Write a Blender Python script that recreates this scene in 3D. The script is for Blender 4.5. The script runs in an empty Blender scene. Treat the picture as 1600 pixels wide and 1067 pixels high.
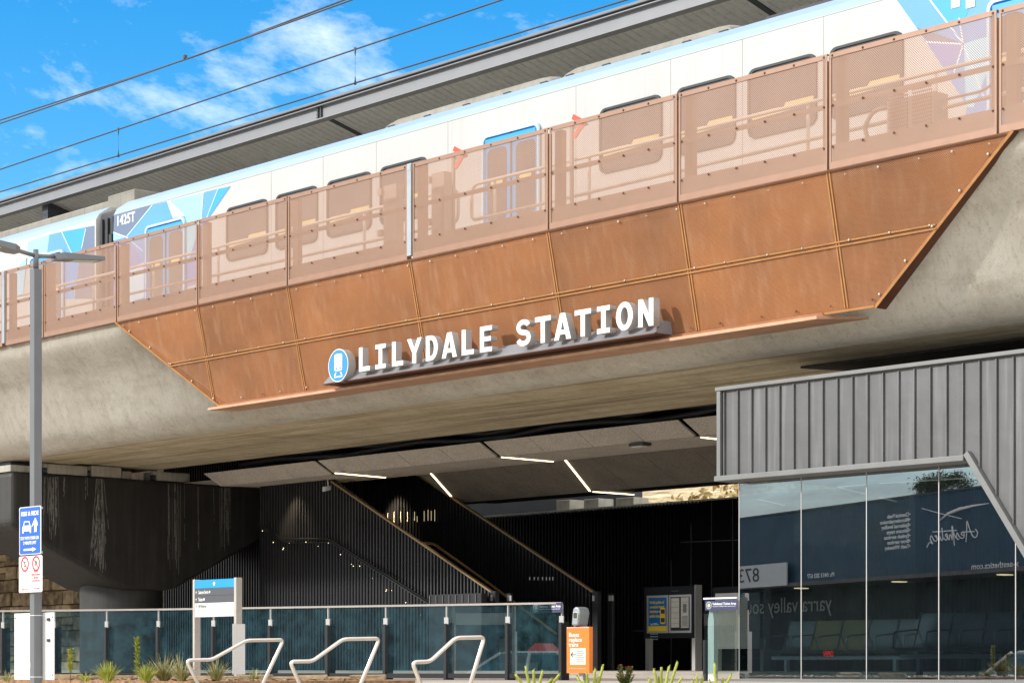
import bpy, bmesh, math, random
from mathutils import Vector, Matrix
random.seed(7)
R = math.radians
SC = bpy.context.scene
COL = SC.collection

# ------------------------------------------------------------------ camera
F, PX, HY = 3550.0, 800.0, 1040.0                 # focal length and horizon in photo pixels (1600 wide)
_n = math.hypot(3138.0, F)
FWD = Vector((-F / _n, 3138.0 / _n, 0))           # the viaduct runs along world X, the camera looks up the line
RGT = Vector((3138.0 / _n, F / _n, 0))
cam_d = bpy.data.cameras.new('camera'); cam = bpy.data.objects.new('camera', cam_d); COL.objects.link(cam)
cam.location = (0, 0, 0); cam.rotation_euler = (R(90), 0, math.atan2(-FWD.x, FWD.y))
cam_d.sensor_width = 36; cam_d.lens = F / 1600 * 36
cam_d.shift_y = (HY - 533.5) / 1600
cam_d.clip_start = 0.1; cam_d.clip_end = 5000
SC.camera = cam

# ------------------------------------------------------------------ sky, sun, exposure
SUN = Vector((-0.40, -0.78, 0.42)).normalized()
SUN_EL = math.asin(SUN.z)
world = bpy.data.worlds.new("World"); SC.world = world; world.use_nodes = True
nt = world.node_tree; nt.nodes.clear()
def N(nt, t, **k):
    n = nt.nodes.new(t)
    for a, b in k.items(): setattr(n, a, b)
    return n
out = N(nt, 'ShaderNodeOutputWorld'); bg = N(nt, 'ShaderNodeBackground'); bg.inputs[1].default_value = 0.15
sky = N(nt, 'ShaderNodeTexSky', sky_type='NISHITA', sun_disc=False)
sky.sun_elevation = SUN_EL; sky.sun_rotation = math.atan2(SUN.x, SUN.y)
sky.air_density = 1.0; sky.dust_density = 0.15; sky.ozone_density = 2.5
hsv = N(nt, 'ShaderNodeHueSaturation'); hsv.inputs['Saturation'].default_value = 1.5; hsv.inputs["Value"].default_value = 0.74
SKYLOC = (0.27, 0.08, 0.03)
tc = N(nt, 'ShaderNodeTexCoord'); mp = N(nt, 'ShaderNodeMapping'); mp.inputs['Scale'].default_value = (1, 1, 2.2); mp.inputs['Location'].default_value = SKYLOC
cn = N(nt, 'ShaderNodeTexNoise'); cn.inputs['Scale'].default_value = 4.2; cn.inputs['Detail'].default_value = 8; cn.inputs['Roughness'].default_value = 0.66; cn.inputs['Distortion'].default_value = 0.5
cr = N(nt, 'ShaderNodeValToRGB'); cr.color_ramp.elements[0].position = 0.46; cr.color_ramp.elements[1].position = 0.80
mix = N(nt, 'ShaderNodeMix', data_type='RGBA'); mix.inputs[7].default_value = (6.6, 6.5, 6.35, 1)
L = nt.links.new
L(sky.outputs[0], hsv.inputs['Color']); L(tc.outputs['Generated'], mp.inputs[0]); L(mp.outputs[0], cn.inputs['Vector'])
# the clear patch of sky lies beyond the station, the cloud is thicker overhead and behind the photographer
vd = (RGT * (-0.16) + FWD + Vector((0, 0, 0.275))).normalized()
dt = N(nt, 'ShaderNodeVectorMath', operation='DOT_PRODUCT'); dt.inputs[1].default_value = vd
mr = N(nt, 'ShaderNodeMapRange'); mr.inputs[1].default_value = 0.75; mr.inputs[2].default_value = 0.96; mr.inputs[3].default_value = 0.27; mr.inputs[4].default_value = -0.04
adn = N(nt, 'ShaderNodeMath', operation='ADD')
L(tc.outputs['Generated'], dt.inputs[0]); L(dt.outputs['Value'], mr.inputs[0]); L(mr.outputs[0], adn.inputs[1]); L(cn.outputs['Fac'], adn.inputs[0])
L(adn.outputs[0], cr.inputs[0])
d2 = N(nt, 'ShaderNodeVectorMath', operation='DOT_PRODUCT'); d2.inputs[1].default_value = Vector((-0.25, -0.96, 0.08)).normalized()
m2 = N(nt, 'ShaderNodeMapRange'); m2.inputs[1].default_value = 0.70; m2.inputs[2].default_value = 0.93
gm = N(nt, 'ShaderNodeMix', data_type='RGBA'); gm.inputs[6].default_value = (6.6, 6.5, 6.35, 1); gm.inputs[7].default_value = (1.75, 1.95, 2.15, 1)
L(tc.outputs['Generated'], d2.inputs[0]); L(d2.outputs['Value'], m2.inputs[0]); L(m2.outputs[0], gm.inputs[0]); L(gm.outputs[2], mix.inputs[7]); L(cr.outputs[0], mix.inputs[0]); L(hsv.outputs[0], mix.inputs[6])
L(mix.outputs[2], bg.inputs[0]); L(bg.outputs[0], out.inputs[0])
sun_d = bpy.data.lights.new('sun', 'SUN'); sun = bpy.data.objects.new('sun', sun_d); COL.objects.link(sun)
sun_d.energy = 1.85; sun_d.angle = R(3.0); sun_d.color = (1.0, 0.965, 0.91)
sun.rotation_euler = SUN.to_track_quat('Z', 'Y').to_euler()
SC.view_settings.view_transform = 'Standard'; SC.view_settings.look = 'None'; SC.view_settings.gamma = 1
SC.view_settings.exposure = 1.06
try: SC.cycles.transparent_max_bounces = 16
except Exception: pass

# ------------------------------------------------------------------ picture point -> place in the world
def ray(x, y): return RGT * ((x - PX) / F) + FWD + Vector((0, 0, (HY - y) / F))
def onX(x, y, X): d = ray(x, y); return d * (X / d.x)
def onY(x, y, Y): d = ray(x, y); return d * (Y / d.y)
def onZ(x, y, Z): d = ray(x, y); return d * (Z / d.z)
def onP(x, y, p, n): d = ray(x, y); return d * (p.dot(n) / d.dot(n))
def at(x, y, t): return ray(x, y) * t

# ------------------------------------------------------------------ materials
MATS = {}
def pmat(name, col, rough=0.6, metal=0.0, var=0.12, scale=2.0, streak=0.0, bump=0.0, bscale=40.0, col2=None, spec=0.5, perf=None, emit=None, fleck=0.0, coat=0.0, streakcol=None, pitch=0.02, objvar=0.0):
    if name in MATS: return MATS[name]
    m = bpy.data.materials.new(name); m.use_nodes = True; t = m.node_tree; ln = t.links.new
    b = t.nodes['Principled BSDF']; o = t.nodes['Material Output']
    b.inputs['Roughness'].default_value = rough; b.inputs['Metallic'].default_value = metal
    b.inputs['Specular IOR Level'].default_value = spec
    if coat: b.inputs['Coat Weight'].default_value = coat
    c = N(t, 'ShaderNodeTexCoord')
    n1 = N(t, 'ShaderNodeTexNoise'); n1.inputs['Scale'].default_value = scale; n1.inputs['Detail'].default_value = 7; n1.inputs['Roughness'].default_value = 0.62
    ln(c.outputs['Object'], n1.inputs['Vector'])
    rp = N(t, 'ShaderNodeValToRGB')
    lo = [max(0, v * (1 - var)) for v in col]; hi = [min(1, v * (1 + var)) for v in (col2 or col)]
    rp.color_ramp.elements[0].position = 0.33; rp.color_ramp.elements[0].color = (*lo, 1)
    rp.color_ramp.elements[1].position = 0.67; rp.color_ramp.elements[1].color = (*hi, 1)
    ln(n1.outputs['Fac'], rp.inputs[0]); cur = rp.outputs[0]
    if streak:
        mpn = N(t, 'ShaderNodeMapping'); mpn.inputs['Scale'].default_value = (5, 5, 0.22)
        n2 = N(t, 'ShaderNodeTexNoise'); n2.inputs['Scale'].default_value = 2.2; n2.inputs['Detail'].default_value = 6
        r2 = N(t, 'ShaderNodeValToRGB'); r2.color_ramp.elements[0].position = 0.50; r2.color_ramp.elements[1].position = 0.72
        mx = N(t, 'ShaderNodeMix', data_type='RGBA'); mx.inputs[7].default_value = (*(streakcol or [v * 0.45 for v in col]), 1)
        mm = N(t, 'ShaderNodeMath', operation='MULTIPLY'); mm.inputs[1].default_value = streak
        ln(c.outputs['Object'], mpn.inputs[0]); ln(mpn.outputs[0], n2.inputs['Vector']); ln(n2.outputs['Fac'], r2.inputs[0])
        ln(r2.outputs[0], mm.inputs[0]); ln(mm.outputs[0], mx.inputs[0]); ln(cur, mx.inputs[6]); cur = mx.outputs[2]
    if fleck:
        n3 = N(t, 'ShaderNodeTexNoise'); n3.inputs['Scale'].default_value = 60; n3.inputs['Detail'].default_value = 2
        ln(c.outputs['Object'], n3.inputs['Vector'])
        r3 = N(t, 'ShaderNodeMapRange'); r3.inputs[1].default_value = 0.35; r3.inputs[2].default_value = 0.65; r3.inputs[3].default_value = 1 - fleck; r3.inputs[4].default_value = 1 + fleck
        vm = N(t, 'ShaderNodeVectorMath', operation='SCALE'); ln(n3.outputs['Fac'], r3.inputs[0]); ln(cur, vm.inputs[0]); ln(r3.outputs[0], vm.inputs['Scale']); cur = vm.outputs[0]
    if objvar:
        oi = N(t, 'ShaderNodeObjectInfo'); r4 = N(t, 'ShaderNodeMapRange'); r4.inputs[3].default_value = 1 - objvar; r4.inputs[4].default_value = 1 + objvar
        v4 = N(t, 'ShaderNodeVectorMath', operation='SCALE'); ln(oi.outputs['Random'], r4.inputs[0]); ln(cur, v4.inputs[0]); ln(r4.outputs[0], v4.inputs['Scale']); cur = v4.outputs[0]
    ln(cur, b.inputs['Base Color'])
    if bump:
        nb = N(t, 'ShaderNodeTexNoise'); nb.inputs['Scale'].default_value = bscale; nb.inputs['Detail'].default_value = 5
        bp = N(t, 'ShaderNodeBump'); bp.inputs['Strength'].default_value = bump; bp.inputs['Distance'].default_value = 0.01
        ln(c.outputs['Object'], nb.inputs['Vector']); ln(nb.outputs['Fac'], bp.inputs['Height']); ln(bp.outputs[0], b.inputs['Normal'])
    if emit: b.inputs['Emission Color'].default_value = (*emit[:3], 1); b.inputs['Emission Strength'].default_value = emit[3]
    if perf:
        sx = N(t, 'ShaderNodeSeparateXYZ'); cb = N(t, 'ShaderNodeCombineXYZ'); ln(c.outputs['Object'], sx.inputs[0])
        ln(sx.outputs[0], cb.inputs[0]); ln(sx.outputs[2], cb.inputs[1])
        mp2 = N(t, 'ShaderNodeMapping'); mp2.inputs['Rotation'].default_value = (0, 0, R(45)); mp2.inputs['Scale'].default_value = (1 / pitch,) * 3
        vo = N(t, 'ShaderNodeTexVoronoi', voronoi_dimensions='2D', feature='F1'); vo.inputs['Scale'].default_value = 1; vo.inputs['Randomness'].default_value = 0
        lt = N(t, 'ShaderNodeMath', operation='LESS_THAN'); lt.inputs[1].default_value = perf
        tr = N(t, 'ShaderNodeBsdfTransparent'); ms = N(t, 'ShaderNodeMixShader')
        ln(cb.outputs[0], mp2.inputs[0]); ln(mp2.outputs[0], vo.inputs['Vector']); ln(vo.outputs['Distance'], lt.inputs[0])
        ln(lt.outputs[0], ms.inputs[0]); ln(b.outputs[0], ms.inputs[1]); ln(tr.outputs[0], ms.inputs[2]); ln(ms.outputs[0], o.inputs[0])
    MATS[name] = m
    return m
def glassmat(name, tint, refl=0.12, gcol=(0.9, 0.95, 1.0), haze=0.0, hcol=(0.3, 0.4, 0.4)):
    m = bpy.data.materials.new(name); m.use_nodes = True; t = m.node_tree; ln = t.links.new
    t.nodes.clear(); o = N(t, 'ShaderNodeOutputMaterial')
    tr = N(t, 'ShaderNodeBsdfTransparent'); tr.inputs[0].default_value = (*tint, 1)
    gl = N(t, 'ShaderNodeBsdfGlossy'); gl.inputs[0].default_value = (*gcol, 1); gl.inputs['Roughness'].default_value = 0.004
    lw = N(t, 'ShaderNodeFresnel'); lw.inputs[0].default_value = 1.5
    ad = N(t, 'ShaderNodeMath', operation='MULTIPLY_ADD'); ad.inputs[1].default_value = 1.6; ad.inputs[2].default_value = refl - 0.06; ad.use_clamp = True
    ms = N(t, 'ShaderNodeMixShader'); ln(lw.outputs[0], ad.inputs[0]); ln(ad.outputs[0], ms.inputs[0])
    first = tr.outputs[0]
    if haze:                                                    # diffuse veil standing in for reflections, broken up by smudge noise
        df = N(t, 'ShaderNodeBsdfDiffuse'); df.inputs[0].default_value = (*hcol, 1)
        c = N(t, 'ShaderNodeTexCoord'); n = N(t, 'ShaderNodeTexNoise'); n.inputs['Scale'].default_value = 4; n.inputs['Detail'].default_value = 9; n.inputs['Roughness'].default_value = 0.75
        mr = N(t, 'ShaderNodeMapRange'); mr.inputs[1].default_value = 0.42; mr.inputs[2].default_value = 0.8; mr.inputs[3].default_value = haze * 0.3; mr.inputs[4].default_value = haze * 2.0
        ln(c.outputs['Object'], n.inputs['Vector']); ln(n.outputs['Fac'], mr.inputs[0])
        m2 = N(t, 'ShaderNodeMixShader'); ln(mr.outputs[0], m2.inputs[0]); ln(tr.outputs[0], m2.inputs[1]); ln(df.outputs[0], m2.inputs[2]); first = m2.outputs[0]
    ln(first, ms.inputs[1]); ln(gl.outputs[0], ms.inputs[2]); ln(ms.outputs[0], o.inputs[0])
    MATS[name] = m
    return m

def concrete(name, c1, c2, stain, z0, z1, along=0.0):
    m = bpy.data.materials.new(name); m.use_nodes = True; t = m.node_tree; ln = t.links.new
    b = t.nodes['Principled BSDF']; b.inputs['Roughness'].default_value = 0.85; b.inputs['Specular IOR Level'].default_value = 0.25
    g = N(t, 'ShaderNodeNewGeometry')
    def noise(sc, scale, det, rough=0.65):
        mpn = N(t, 'ShaderNodeMapping'); mpn.inputs['Scale'].default_value = sc
        n = N(t, 'ShaderNodeTexNoise'); n.inputs['Scale'].default_value = scale; n.inputs['Detail'].default_value = det; n.inputs['Roughness'].default_value = rough
        ln(g.outputs['Position'], mpn.inputs[0]); ln(mpn.outputs[0], n.inputs['Vector']); return n.outputs['Fac']
    def ramp(s, a, bb, ca=(0, 0, 0, 1), cb=(1, 1, 1, 1)):
        r = N(t, 'ShaderNodeValToRGB'); r.color_ramp.elements[0].position = a; r.color_ramp.elements[1].position = bb
        r.color_ramp.elements[0].color = ca; r.color_ramp.elements[1].color = cb; ln(s, r.inputs[0]); return r.outputs[0]
    base = ramp(noise((1, 1, 1), 0.9, 9), 0.32, 0.68, (*c1, 1), (*c2, 1))
    def over(cur, fac, col, k):
        mu = N(t, 'ShaderNodeMath', operation='MULTIPLY'); mu.inputs[1].default_value = k; ln(fac, mu.inputs[0])
        mx = N(t, 'ShaderNodeMix', data_type='RGBA'); ln(mu.outputs[0], mx.inputs[0]); ln(cur, mx.inputs[6]); mx.inputs[7].default_value = (*col, 1); return mx.outputs[2]
    cur = over(base, ramp(noise((3.2, 3.2, 0.25), 1.4, 7), 0.5, 0.8), stain, 0.38)
    cur = over(cur, ramp(noise((0.35, 0.6, 1.2), 1.3, 8, 0.75), 0.52, 0.72), [v * 0.65 for v in stain], 0.36)
    cur = over(cur, ramp(noise((1, 1, 1), 16, 6, 0.8), 0.58, 0.72), [v * 0.35 for v in stain], 0.5)
    cur = over(cur, ramp(noise((1, 1, 1), 2.3, 6, 0.7), 0.58, 0.75), [min(1, v * 1.25) for v in c2], 0.5)
    cur = over(cur, ramp(noise((7, 7, 0.16), 2.0, 8, 0.7), 0.53, 0.70), [v * 0.8 for v in stain], 0.34)
    cur = over(cur, ramp(noise((1, 1, 1), 55, 3, 0.6), 0.64, 0.70), [v * 0.3 for v in stain], 0.55)
    cur = over(cur, ramp(noise((1, 1, 1), 5.5, 9, 0.8), 0.55, 0.66), [v * 0.9 for v in stain], 0.30)
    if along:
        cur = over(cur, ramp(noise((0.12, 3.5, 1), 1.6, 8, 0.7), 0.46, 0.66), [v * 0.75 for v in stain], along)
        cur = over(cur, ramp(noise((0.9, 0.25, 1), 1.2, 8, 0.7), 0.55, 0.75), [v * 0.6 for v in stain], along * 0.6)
    ln(cur, b.inputs['Base Color'])
    n = noise((1, 1, 1), 22, 8, 0.75); bp = N(t, 'ShaderNodeBump'); bp.inputs['Strength'].default_value = 0.35; bp.inputs['Distance'].default_value = 0.02
    ln(n, bp.inputs['Height']); ln(bp.outputs[0], b.inputs['Normal'])
    MATS[name] = m; return m

def blockstone(name):
    m = bpy.data.materials.new(name); m.use_nodes = True; t = m.node_tree; ln = t.links.new
    b = t.nodes['Principled BSDF']; b.inputs['Roughness'].default_value = 0.9
    c = N(t, 'ShaderNodeTexCoord'); oi = N(t, 'ShaderNodeNewGeometry')
    n = N(t, 'ShaderNodeTexNoise'); n.inputs['Scale'].default_value = 5; n.inputs['Detail'].default_value = 8
    r = N(t, 'ShaderNodeValToRGB'); r.color_ramp.elements[0].position = 0.3; r.color_ramp.elements[0].color = (0.13, 0.085, 0.045, 1); r.color_ramp.elements[1].position = 0.72; r.color_ramp.elements[1].color = (0.48, 0.36, 0.21, 1)
    ad = N(t, 'ShaderNodeMath', operation='MULTIPLY_ADD'); ad.inputs[1].default_value = 0.35; ln(oi.outputs['Random Per Island'], ad.inputs[0]); sb = N(t, 'ShaderNodeMath', operation='SUBTRACT'); sb.inputs[1].default_value = 0.17
    ln(c.outputs['Object'], n.inputs['Vector']); ln(n.outputs['Fac'], ad.inputs[2]); ln(ad.outputs[0], sb.inputs[0]); ln(sb.outputs[0], r.inputs[0]); ln(r.outputs[0], b.inputs['Base Color'])
    nb = N(t, 'ShaderNodeTexNoise'); nb.inputs['Scale'].default_value = 14; nb.inputs['Detail'].default_value = 6
    bp = N(t, 'ShaderNodeBump'); bp.inputs['Strength'].default_value = 0.8; bp.inputs['Distance'].default_value = 0.03; ln(c.outputs['Object'], nb.inputs['Vector']); ln(nb.outputs['Fac'], bp.inputs['Height']); ln(bp.outputs[0], b.inputs['Normal'])
    MATS[name] = m; return m

def leafmat(name, c1, c2):
    m = bpy.data.materials.new(name); m.use_nodes = True; t = m.node_tree; ln = t.links.new
    b = t.nodes['Principled BSDF']; b.inputs['Roughness'].default_value = 0.6
    g = N(t, 'ShaderNodeNewGeometry'); r = N(t, 'ShaderNodeValToRGB'); r.color_ramp.elements[0].color = (*c1, 1); r.color_ramp.elements[1].color = (*c2, 1)
    ln(g.outputs['Random Per Island'], r.inputs[0]); ln(r.outputs[0], b.inputs['Base Color'])
    MATS[name] = m; return m

M = {}
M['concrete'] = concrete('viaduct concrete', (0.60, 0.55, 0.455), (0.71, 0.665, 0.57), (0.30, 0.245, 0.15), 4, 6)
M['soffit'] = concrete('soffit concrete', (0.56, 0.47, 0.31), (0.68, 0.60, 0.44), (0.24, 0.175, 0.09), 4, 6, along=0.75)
M['block_concrete'] = pmat('pale concrete', (0.42, 0.40, 0.34), 0.9, var=0.15, scale=4, bump=0.3, streak=0.4)
M['screen'] = pmat('perforated copper screen', (0.325, 0.186, 0.118), 0.5, 0.0, var=0.06, scale=1.2, perf=0.318, pitch=0.021)
M['screen_solid'] = pmat('copper painted steel', (0.30, 0.165, 0.103), 0.45, 0.15, var=0.08, scale=4)
M['corten'] = pmat('perforated rust steel', (0.29, 0.105, 0.027), 0.65, 0.0, var=0.2, scale=0.7, perf=0.25, pitch=0.021, streak=0.6, streakcol=(0.37, 0.185, 0.09), objvar=0.13)
M['corten_solid'] = pmat('rust steel seam', (0.40, 0.18, 0.052), 0.6, 0.0, var=0.15, scale=5, bump=0.2)
M['corten_pink'] = pmat('rust steel sill', (0.54, 0.30, 0.18), 0.5, 0.1, var=0.15, scale=3)
M['corten_shade'] = pmat('shaded rust steel', (0.10, 0.035, 0.015), 0.7, var=0.2, scale=4)  # dark copy of the rust steel, shade put into its colour
M['bolt'] = pmat('dark bolt', (0.12, 0.05, 0.03), 0.5, 0.3, var=0.1)
M['washer'] = pmat('pale washer', (0.52, 0.45, 0.38), 0.4, 0.4, var=0.1)
M['galv'] = pmat('galvanised steel', (0.33, 0.36, 0.375), 0.45, 0.5, var=0.1, scale=6)
M['white'] = pmat('train white paint', (0.52, 0.515, 0.495), 0.30, var=0.04, scale=0.8, coat=0.3, streak=0.28, streakcol=(0.43, 0.41, 0.35))
M['roof_sheen'] = pmat('train roof sky sheen', (0.30, 0.42, 0.62), 0.3, var=0.04, scale=1)  # sky reflection on the roof cove put into the colour
M['train_dark'] = pmat('gangway rubber', (0.055, 0.055, 0.06), 0.7, var=0.2, scale=3)
M['cream'] = pmat('dusty cream fairing', (0.25, 0.235, 0.195), 0.6, var=0.15, scale=2, streak=0.4)
M['door_blue'] = pmat('door blue', (0.02, 0.33, 0.66), 0.3, var=0.05)
M['lv_slate'] = pmat('livery slate', (0.13, 0.18, 0.28), 0.3, var=0.05)
M['lv_blue'] = pmat('livery blue', (0.10, 0.34, 0.70), 0.3, var=0.06, scale=0.7)
M['lv_bright'] = pmat('livery bright blue', (0.03, 0.36, 0.82), 0.3, var=0.05, scale=0.7)
M['lv_cyan'] = pmat('livery cyan', (0.32, 0.68, 0.86), 0.3, var=0.05, scale=0.7)
M['lv_pale'] = pmat('livery pale blue', (0.52, 0.74, 0.88), 0.3, var=0.04)
M['lv_violet'] = pmat('livery violet blue', (0.17, 0.26, 0.60), 0.3, var=0.05)
M['lv_line'] = pmat('livery line', (0.75, 0.85, 0.92), 0.3, var=0.02)
M['rubber'] = pmat('black rubber', (0.02, 0.022, 0.025), 0.55, var=0.1)
M['winglass'] = pmat('train window glass', (0.10, 0.085, 0.075), 0.06, var=0.1, spec=0.6)
M['seat_yellow'] = pmat('yellow seat back', (0.72, 0.55, 0.22), 0.6, var=0.1)
M['steel_grey'] = pmat('grey painted steel', (0.17, 0.175, 0.185), 0.5, 0.1, var=0.06, scale=2)
M['steel_light'] = pmat('light grey beam', (0.235, 0.24, 0.255), 0.5, 0.1, var=0.05, scale=2)
M['steel_dark'] = pmat('dark steel', (0.045, 0.05, 0.06), 0.5, 0.1, var=0.1)
M['canopy_soffit'] = pmat('canopy lining', (0.74, 0.71, 0.65), 0.6, var=0.08, scale=1.0, streak=0.3)
M['pipe'] = pmat('pipe cream paint', (0.58, 0.48, 0.40), 0.45, var=0.08)
M['grey_cab'] = pmat('cabinet beige', (0.36, 0.28, 0.22), 0.6, var=0.1)
M['red'] = pmat('red paint', (0.70, 0.06, 0.03), 0.45, var=0.08)
M['pier'] = pmat('black coated concrete', (0.024, 0.022, 0.020), 0.6, var=0.3, scale=1.5, bump=0.25, bscale=60, streak=0.5, streakcol=(0.055, 0.05, 0.046))
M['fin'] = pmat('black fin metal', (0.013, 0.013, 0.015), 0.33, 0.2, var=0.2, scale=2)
M['fin_lit'] = pmat('lit black fin metal', (0.045, 0.045, 0.047), 0.38, 0.2, var=0.25, scale=1.6)  # lighter copy of the black fins, light put into the colour
M['black'] = pmat('black paint', (0.010, 0.010, 0.012), 0.4, var=0.2)
M['blackpanel'] = pmat('black wall panel', (0.011, 0.011, 0.013), 0.22, var=0.2)
M['joint'] = pmat('grey joint', (0.12, 0.12, 0.12), 0.6, var=0.1)
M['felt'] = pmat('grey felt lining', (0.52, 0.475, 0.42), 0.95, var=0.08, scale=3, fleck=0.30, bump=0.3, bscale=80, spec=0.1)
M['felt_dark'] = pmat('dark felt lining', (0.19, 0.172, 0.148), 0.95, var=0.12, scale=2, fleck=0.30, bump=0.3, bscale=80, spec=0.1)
M['strip'] = pmat('warm light strip', (0.9, 0.85, 0.7), 0.5, var=0.02, emit=(1.0, 0.80, 0.46, 2.3))
M['strip_cool'] = pmat('white light strip', (0.9, 0.9, 0.85), 0.5, var=0.02, emit=(1.0, 0.84, 0.58, 0.6))
M['lamp_small'] = pmat('small lamp lens', (0.9, 0.85, 0.6), 0.5, var=0.02, emit=(1.0, 0.85, 0.5, 0.9))
M['brass'] = pmat('bronze handrail', (0.30, 0.20, 0.105), 0.35, 0.5, var=0.1)
M['stainless'] = pmat('brushed stainless', (0.66, 0.60, 0.54), 0.30, 0.75, var=0.06, scale=8)
M['clad'] = pmat('grey standing seam', (0.108, 0.109, 0.11), 0.45, 0.15, var=0.10, scale=1.2, bump=0.5, bscale=3.5, streak=0.5, streakcol=(0.24, 0.24, 0.24))
M['clad_trim'] = pmat('pale grey trim', (0.18, 0.182, 0.178), 0.45, 0.2, var=0.08, scale=3)
M['post_grey'] = pmat('charcoal lamp post paint', (0.135, 0.14, 0.15), 0.42, 0.1, var=0.06, scale=3)
M['lens'] = pmat('lamp lens', (0.55, 0.55, 0.45), 0.3, var=0.1)
M['sign_blue'] = pmat('parking sign blue', (0.005, 0.10, 0.52), 0.4, var=0.06)
M['ptv_blue'] = pmat('way sign blue', (0.0, 0.30, 0.68), 0.4, var=0.04)
M['emblem_blue'] = pmat('emblem blue', (0.02, 0.25, 0.62), 0.4, var=0.04)
M['sign_white'] = pmat('sign white', (0.66, 0.66, 0.65), 0.45, var=0.03)
M['letter_white'] = pmat('letter white', (0.78, 0.78, 0.77), 0.4, var=0.02)
M['letter_side_shade'] = pmat('shaded letter return', (0.42, 0.40, 0.38), 0.5, var=0.05)  # greyer than the faces, side shade put into the colour
M['sign_dark'] = pmat('sign charcoal', (0.075, 0.08, 0.095), 0.45, var=0.05)
M['sign_navy'] = pmat('sign navy', (0.03, 0.035, 0.11), 0.5, var=0.08)
M['sign_red'] = pmat('sign red', (0.62, 0.01, 0.02), 0.5, var=0.05)
M['text_dark'] = pmat('dark print', (0.04, 0.04, 0.045), 0.5, var=0.05)
M['text_grey'] = pmat('grey print', (0.20, 0.20, 0.20), 0.5, var=0.05)
M['orange'] = pmat('orange corflute', (0.78, 0.19, 0.012), 0.5, var=0.06)
M['yellow'] = pmat('poster yellow', (0.80, 0.55, 0.02), 0.5, var=0.05)
M['poster_blue'] = pmat('poster blue', (0.005, 0.13, 0.36), 0.45, var=0.08)
M['alum'] = pmat('aluminium', (0.50, 0.49, 0.47), 0.4, 0.5, var=0.06)
M['paper'] = pmat('notice paper', (0.62, 0.60, 0.54), 0.7, var=0.08, scale=9)
M['plaza'] = pmat('plaza paving', (0.38, 0.335, 0.285), 0.85, var=0.15, scale=1.2, bump=0.2)
M['asphalt'] = pmat('asphalt', (0.055, 0.055, 0.057), 0.9, var=0.25, scale=1.5, bump=0.4)
M['soil'] = pmat('garden mulch', (0.26, 0.15, 0.075), 0.95, var=0.5, scale=12, bump=0.9, bscale=30)
M['stone'] = blockstone('sandstone blocks')
M['bank'] = pmat('dry grass bank', (0.32, 0.235, 0.12), 0.95, var=0.45, scale=1.5, bump=0.6, col2=(0.44, 0.35, 0.2))
M['glass'] = glassmat('balustrade glass', (0.62, 0.78, 0.82), 0.22, (0.72, 0.88, 0.95), haze=0.17, hcol=(0.10, 0.25, 0.31))  # teal veil colour stands in for the dark reflections on the panes
M['glass_dark'] = glassmat('shelter glass', (0.10, 0.14, 0.165), 0.30, (0.86, 0.90, 0.94), haze=0.015, hcol=(0.22, 0.32, 0.36))
M['glass_clear'] = glassmat('clear glass', (0.72, 0.86, 0.84), 0.10, (0.9, 1, 1), haze=0.02, hcol=(0.3, 0.4, 0.4))
M['shop_navy'] = pmat('shop navy fascia', (0.008, 0.045, 0.085), 0.5, var=0.25, scale=1.5)
M['shop_glass'] = pmat('shop dark glazing', (0.008, 0.022, 0.032), 0.4, var=0.3, scale=1, spec=0.15)
M['shop_awning'] = pmat('shop awning', (0.10, 0.09, 0.09), 0.6, var=0.15)
M['shop_text'] = pmat('shop lettering', (0.9, 0.9, 0.9), 0.6, var=0.02)
M['shop_grey'] = pmat('shop grey lettering', (0.55, 0.6, 0.62), 0.6, var=0.02)
M['neon'] = pmat('red neon', (0.5, 0.02, 0.02), 0.5, var=0.02, emit=(1.0, 0.02, 0.03, 0.7))
M['seat_metal'] = pmat('perforated bench steel', (0.22, 0.24, 0.245), 0.35, 0.6, var=0.1, perf=0.25, pitch=0.03)
M['seat_frame'] = pmat('bench frame', (0.45, 0.46, 0.46), 0.35, 0.7, var=0.1)
M['seat_gold'] = pmat('priority seat yellow', (0.25, 0.19, 0.05), 0.5, var=0.1)
M['car_white'] = pmat('car white', (0.75, 0.76, 0.77), 0.25, var=0.02, coat=0.6)
M['car_glass'] = pmat('car glass', (0.05, 0.09, 0.09), 0.08, var=0.1)
M['leaf_lime'] = leafmat('lime blades', (0.16, 0.22, 0.02), (0.50, 0.50, 0.08))
M['leaf_green'] = leafmat('green leaves', (0.05, 0.12, 0.015), (0.22, 0.28, 0.06))
M['leaf_dry'] = leafmat('olive dry blades', (0.12, 0.14, 0.03), (0.46, 0.42, 0.20))
M['succulent'] = leafmat('yellow green stems', (0.22, 0.29, 0.03), (0.52, 0.52, 0.10))
M['flower'] = leafmat('red petals', (0.55, 0.02, 0.03), (0.75, 0.10, 0.12))
M['leaf_dark'] = leafmat('pine foliage', (0.015, 0.025, 0.010), (0.07, 0.08, 0.03))
M['leaf_gold'] = leafmat('gold foliage', (0.22, 0.14, 0.04), (0.56, 0.42, 0.18))
M['bark'] = pmat('bark', (0.10, 0.075, 0.05), 0.95, var=0.4, scale=6, bump=0.6)

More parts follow.
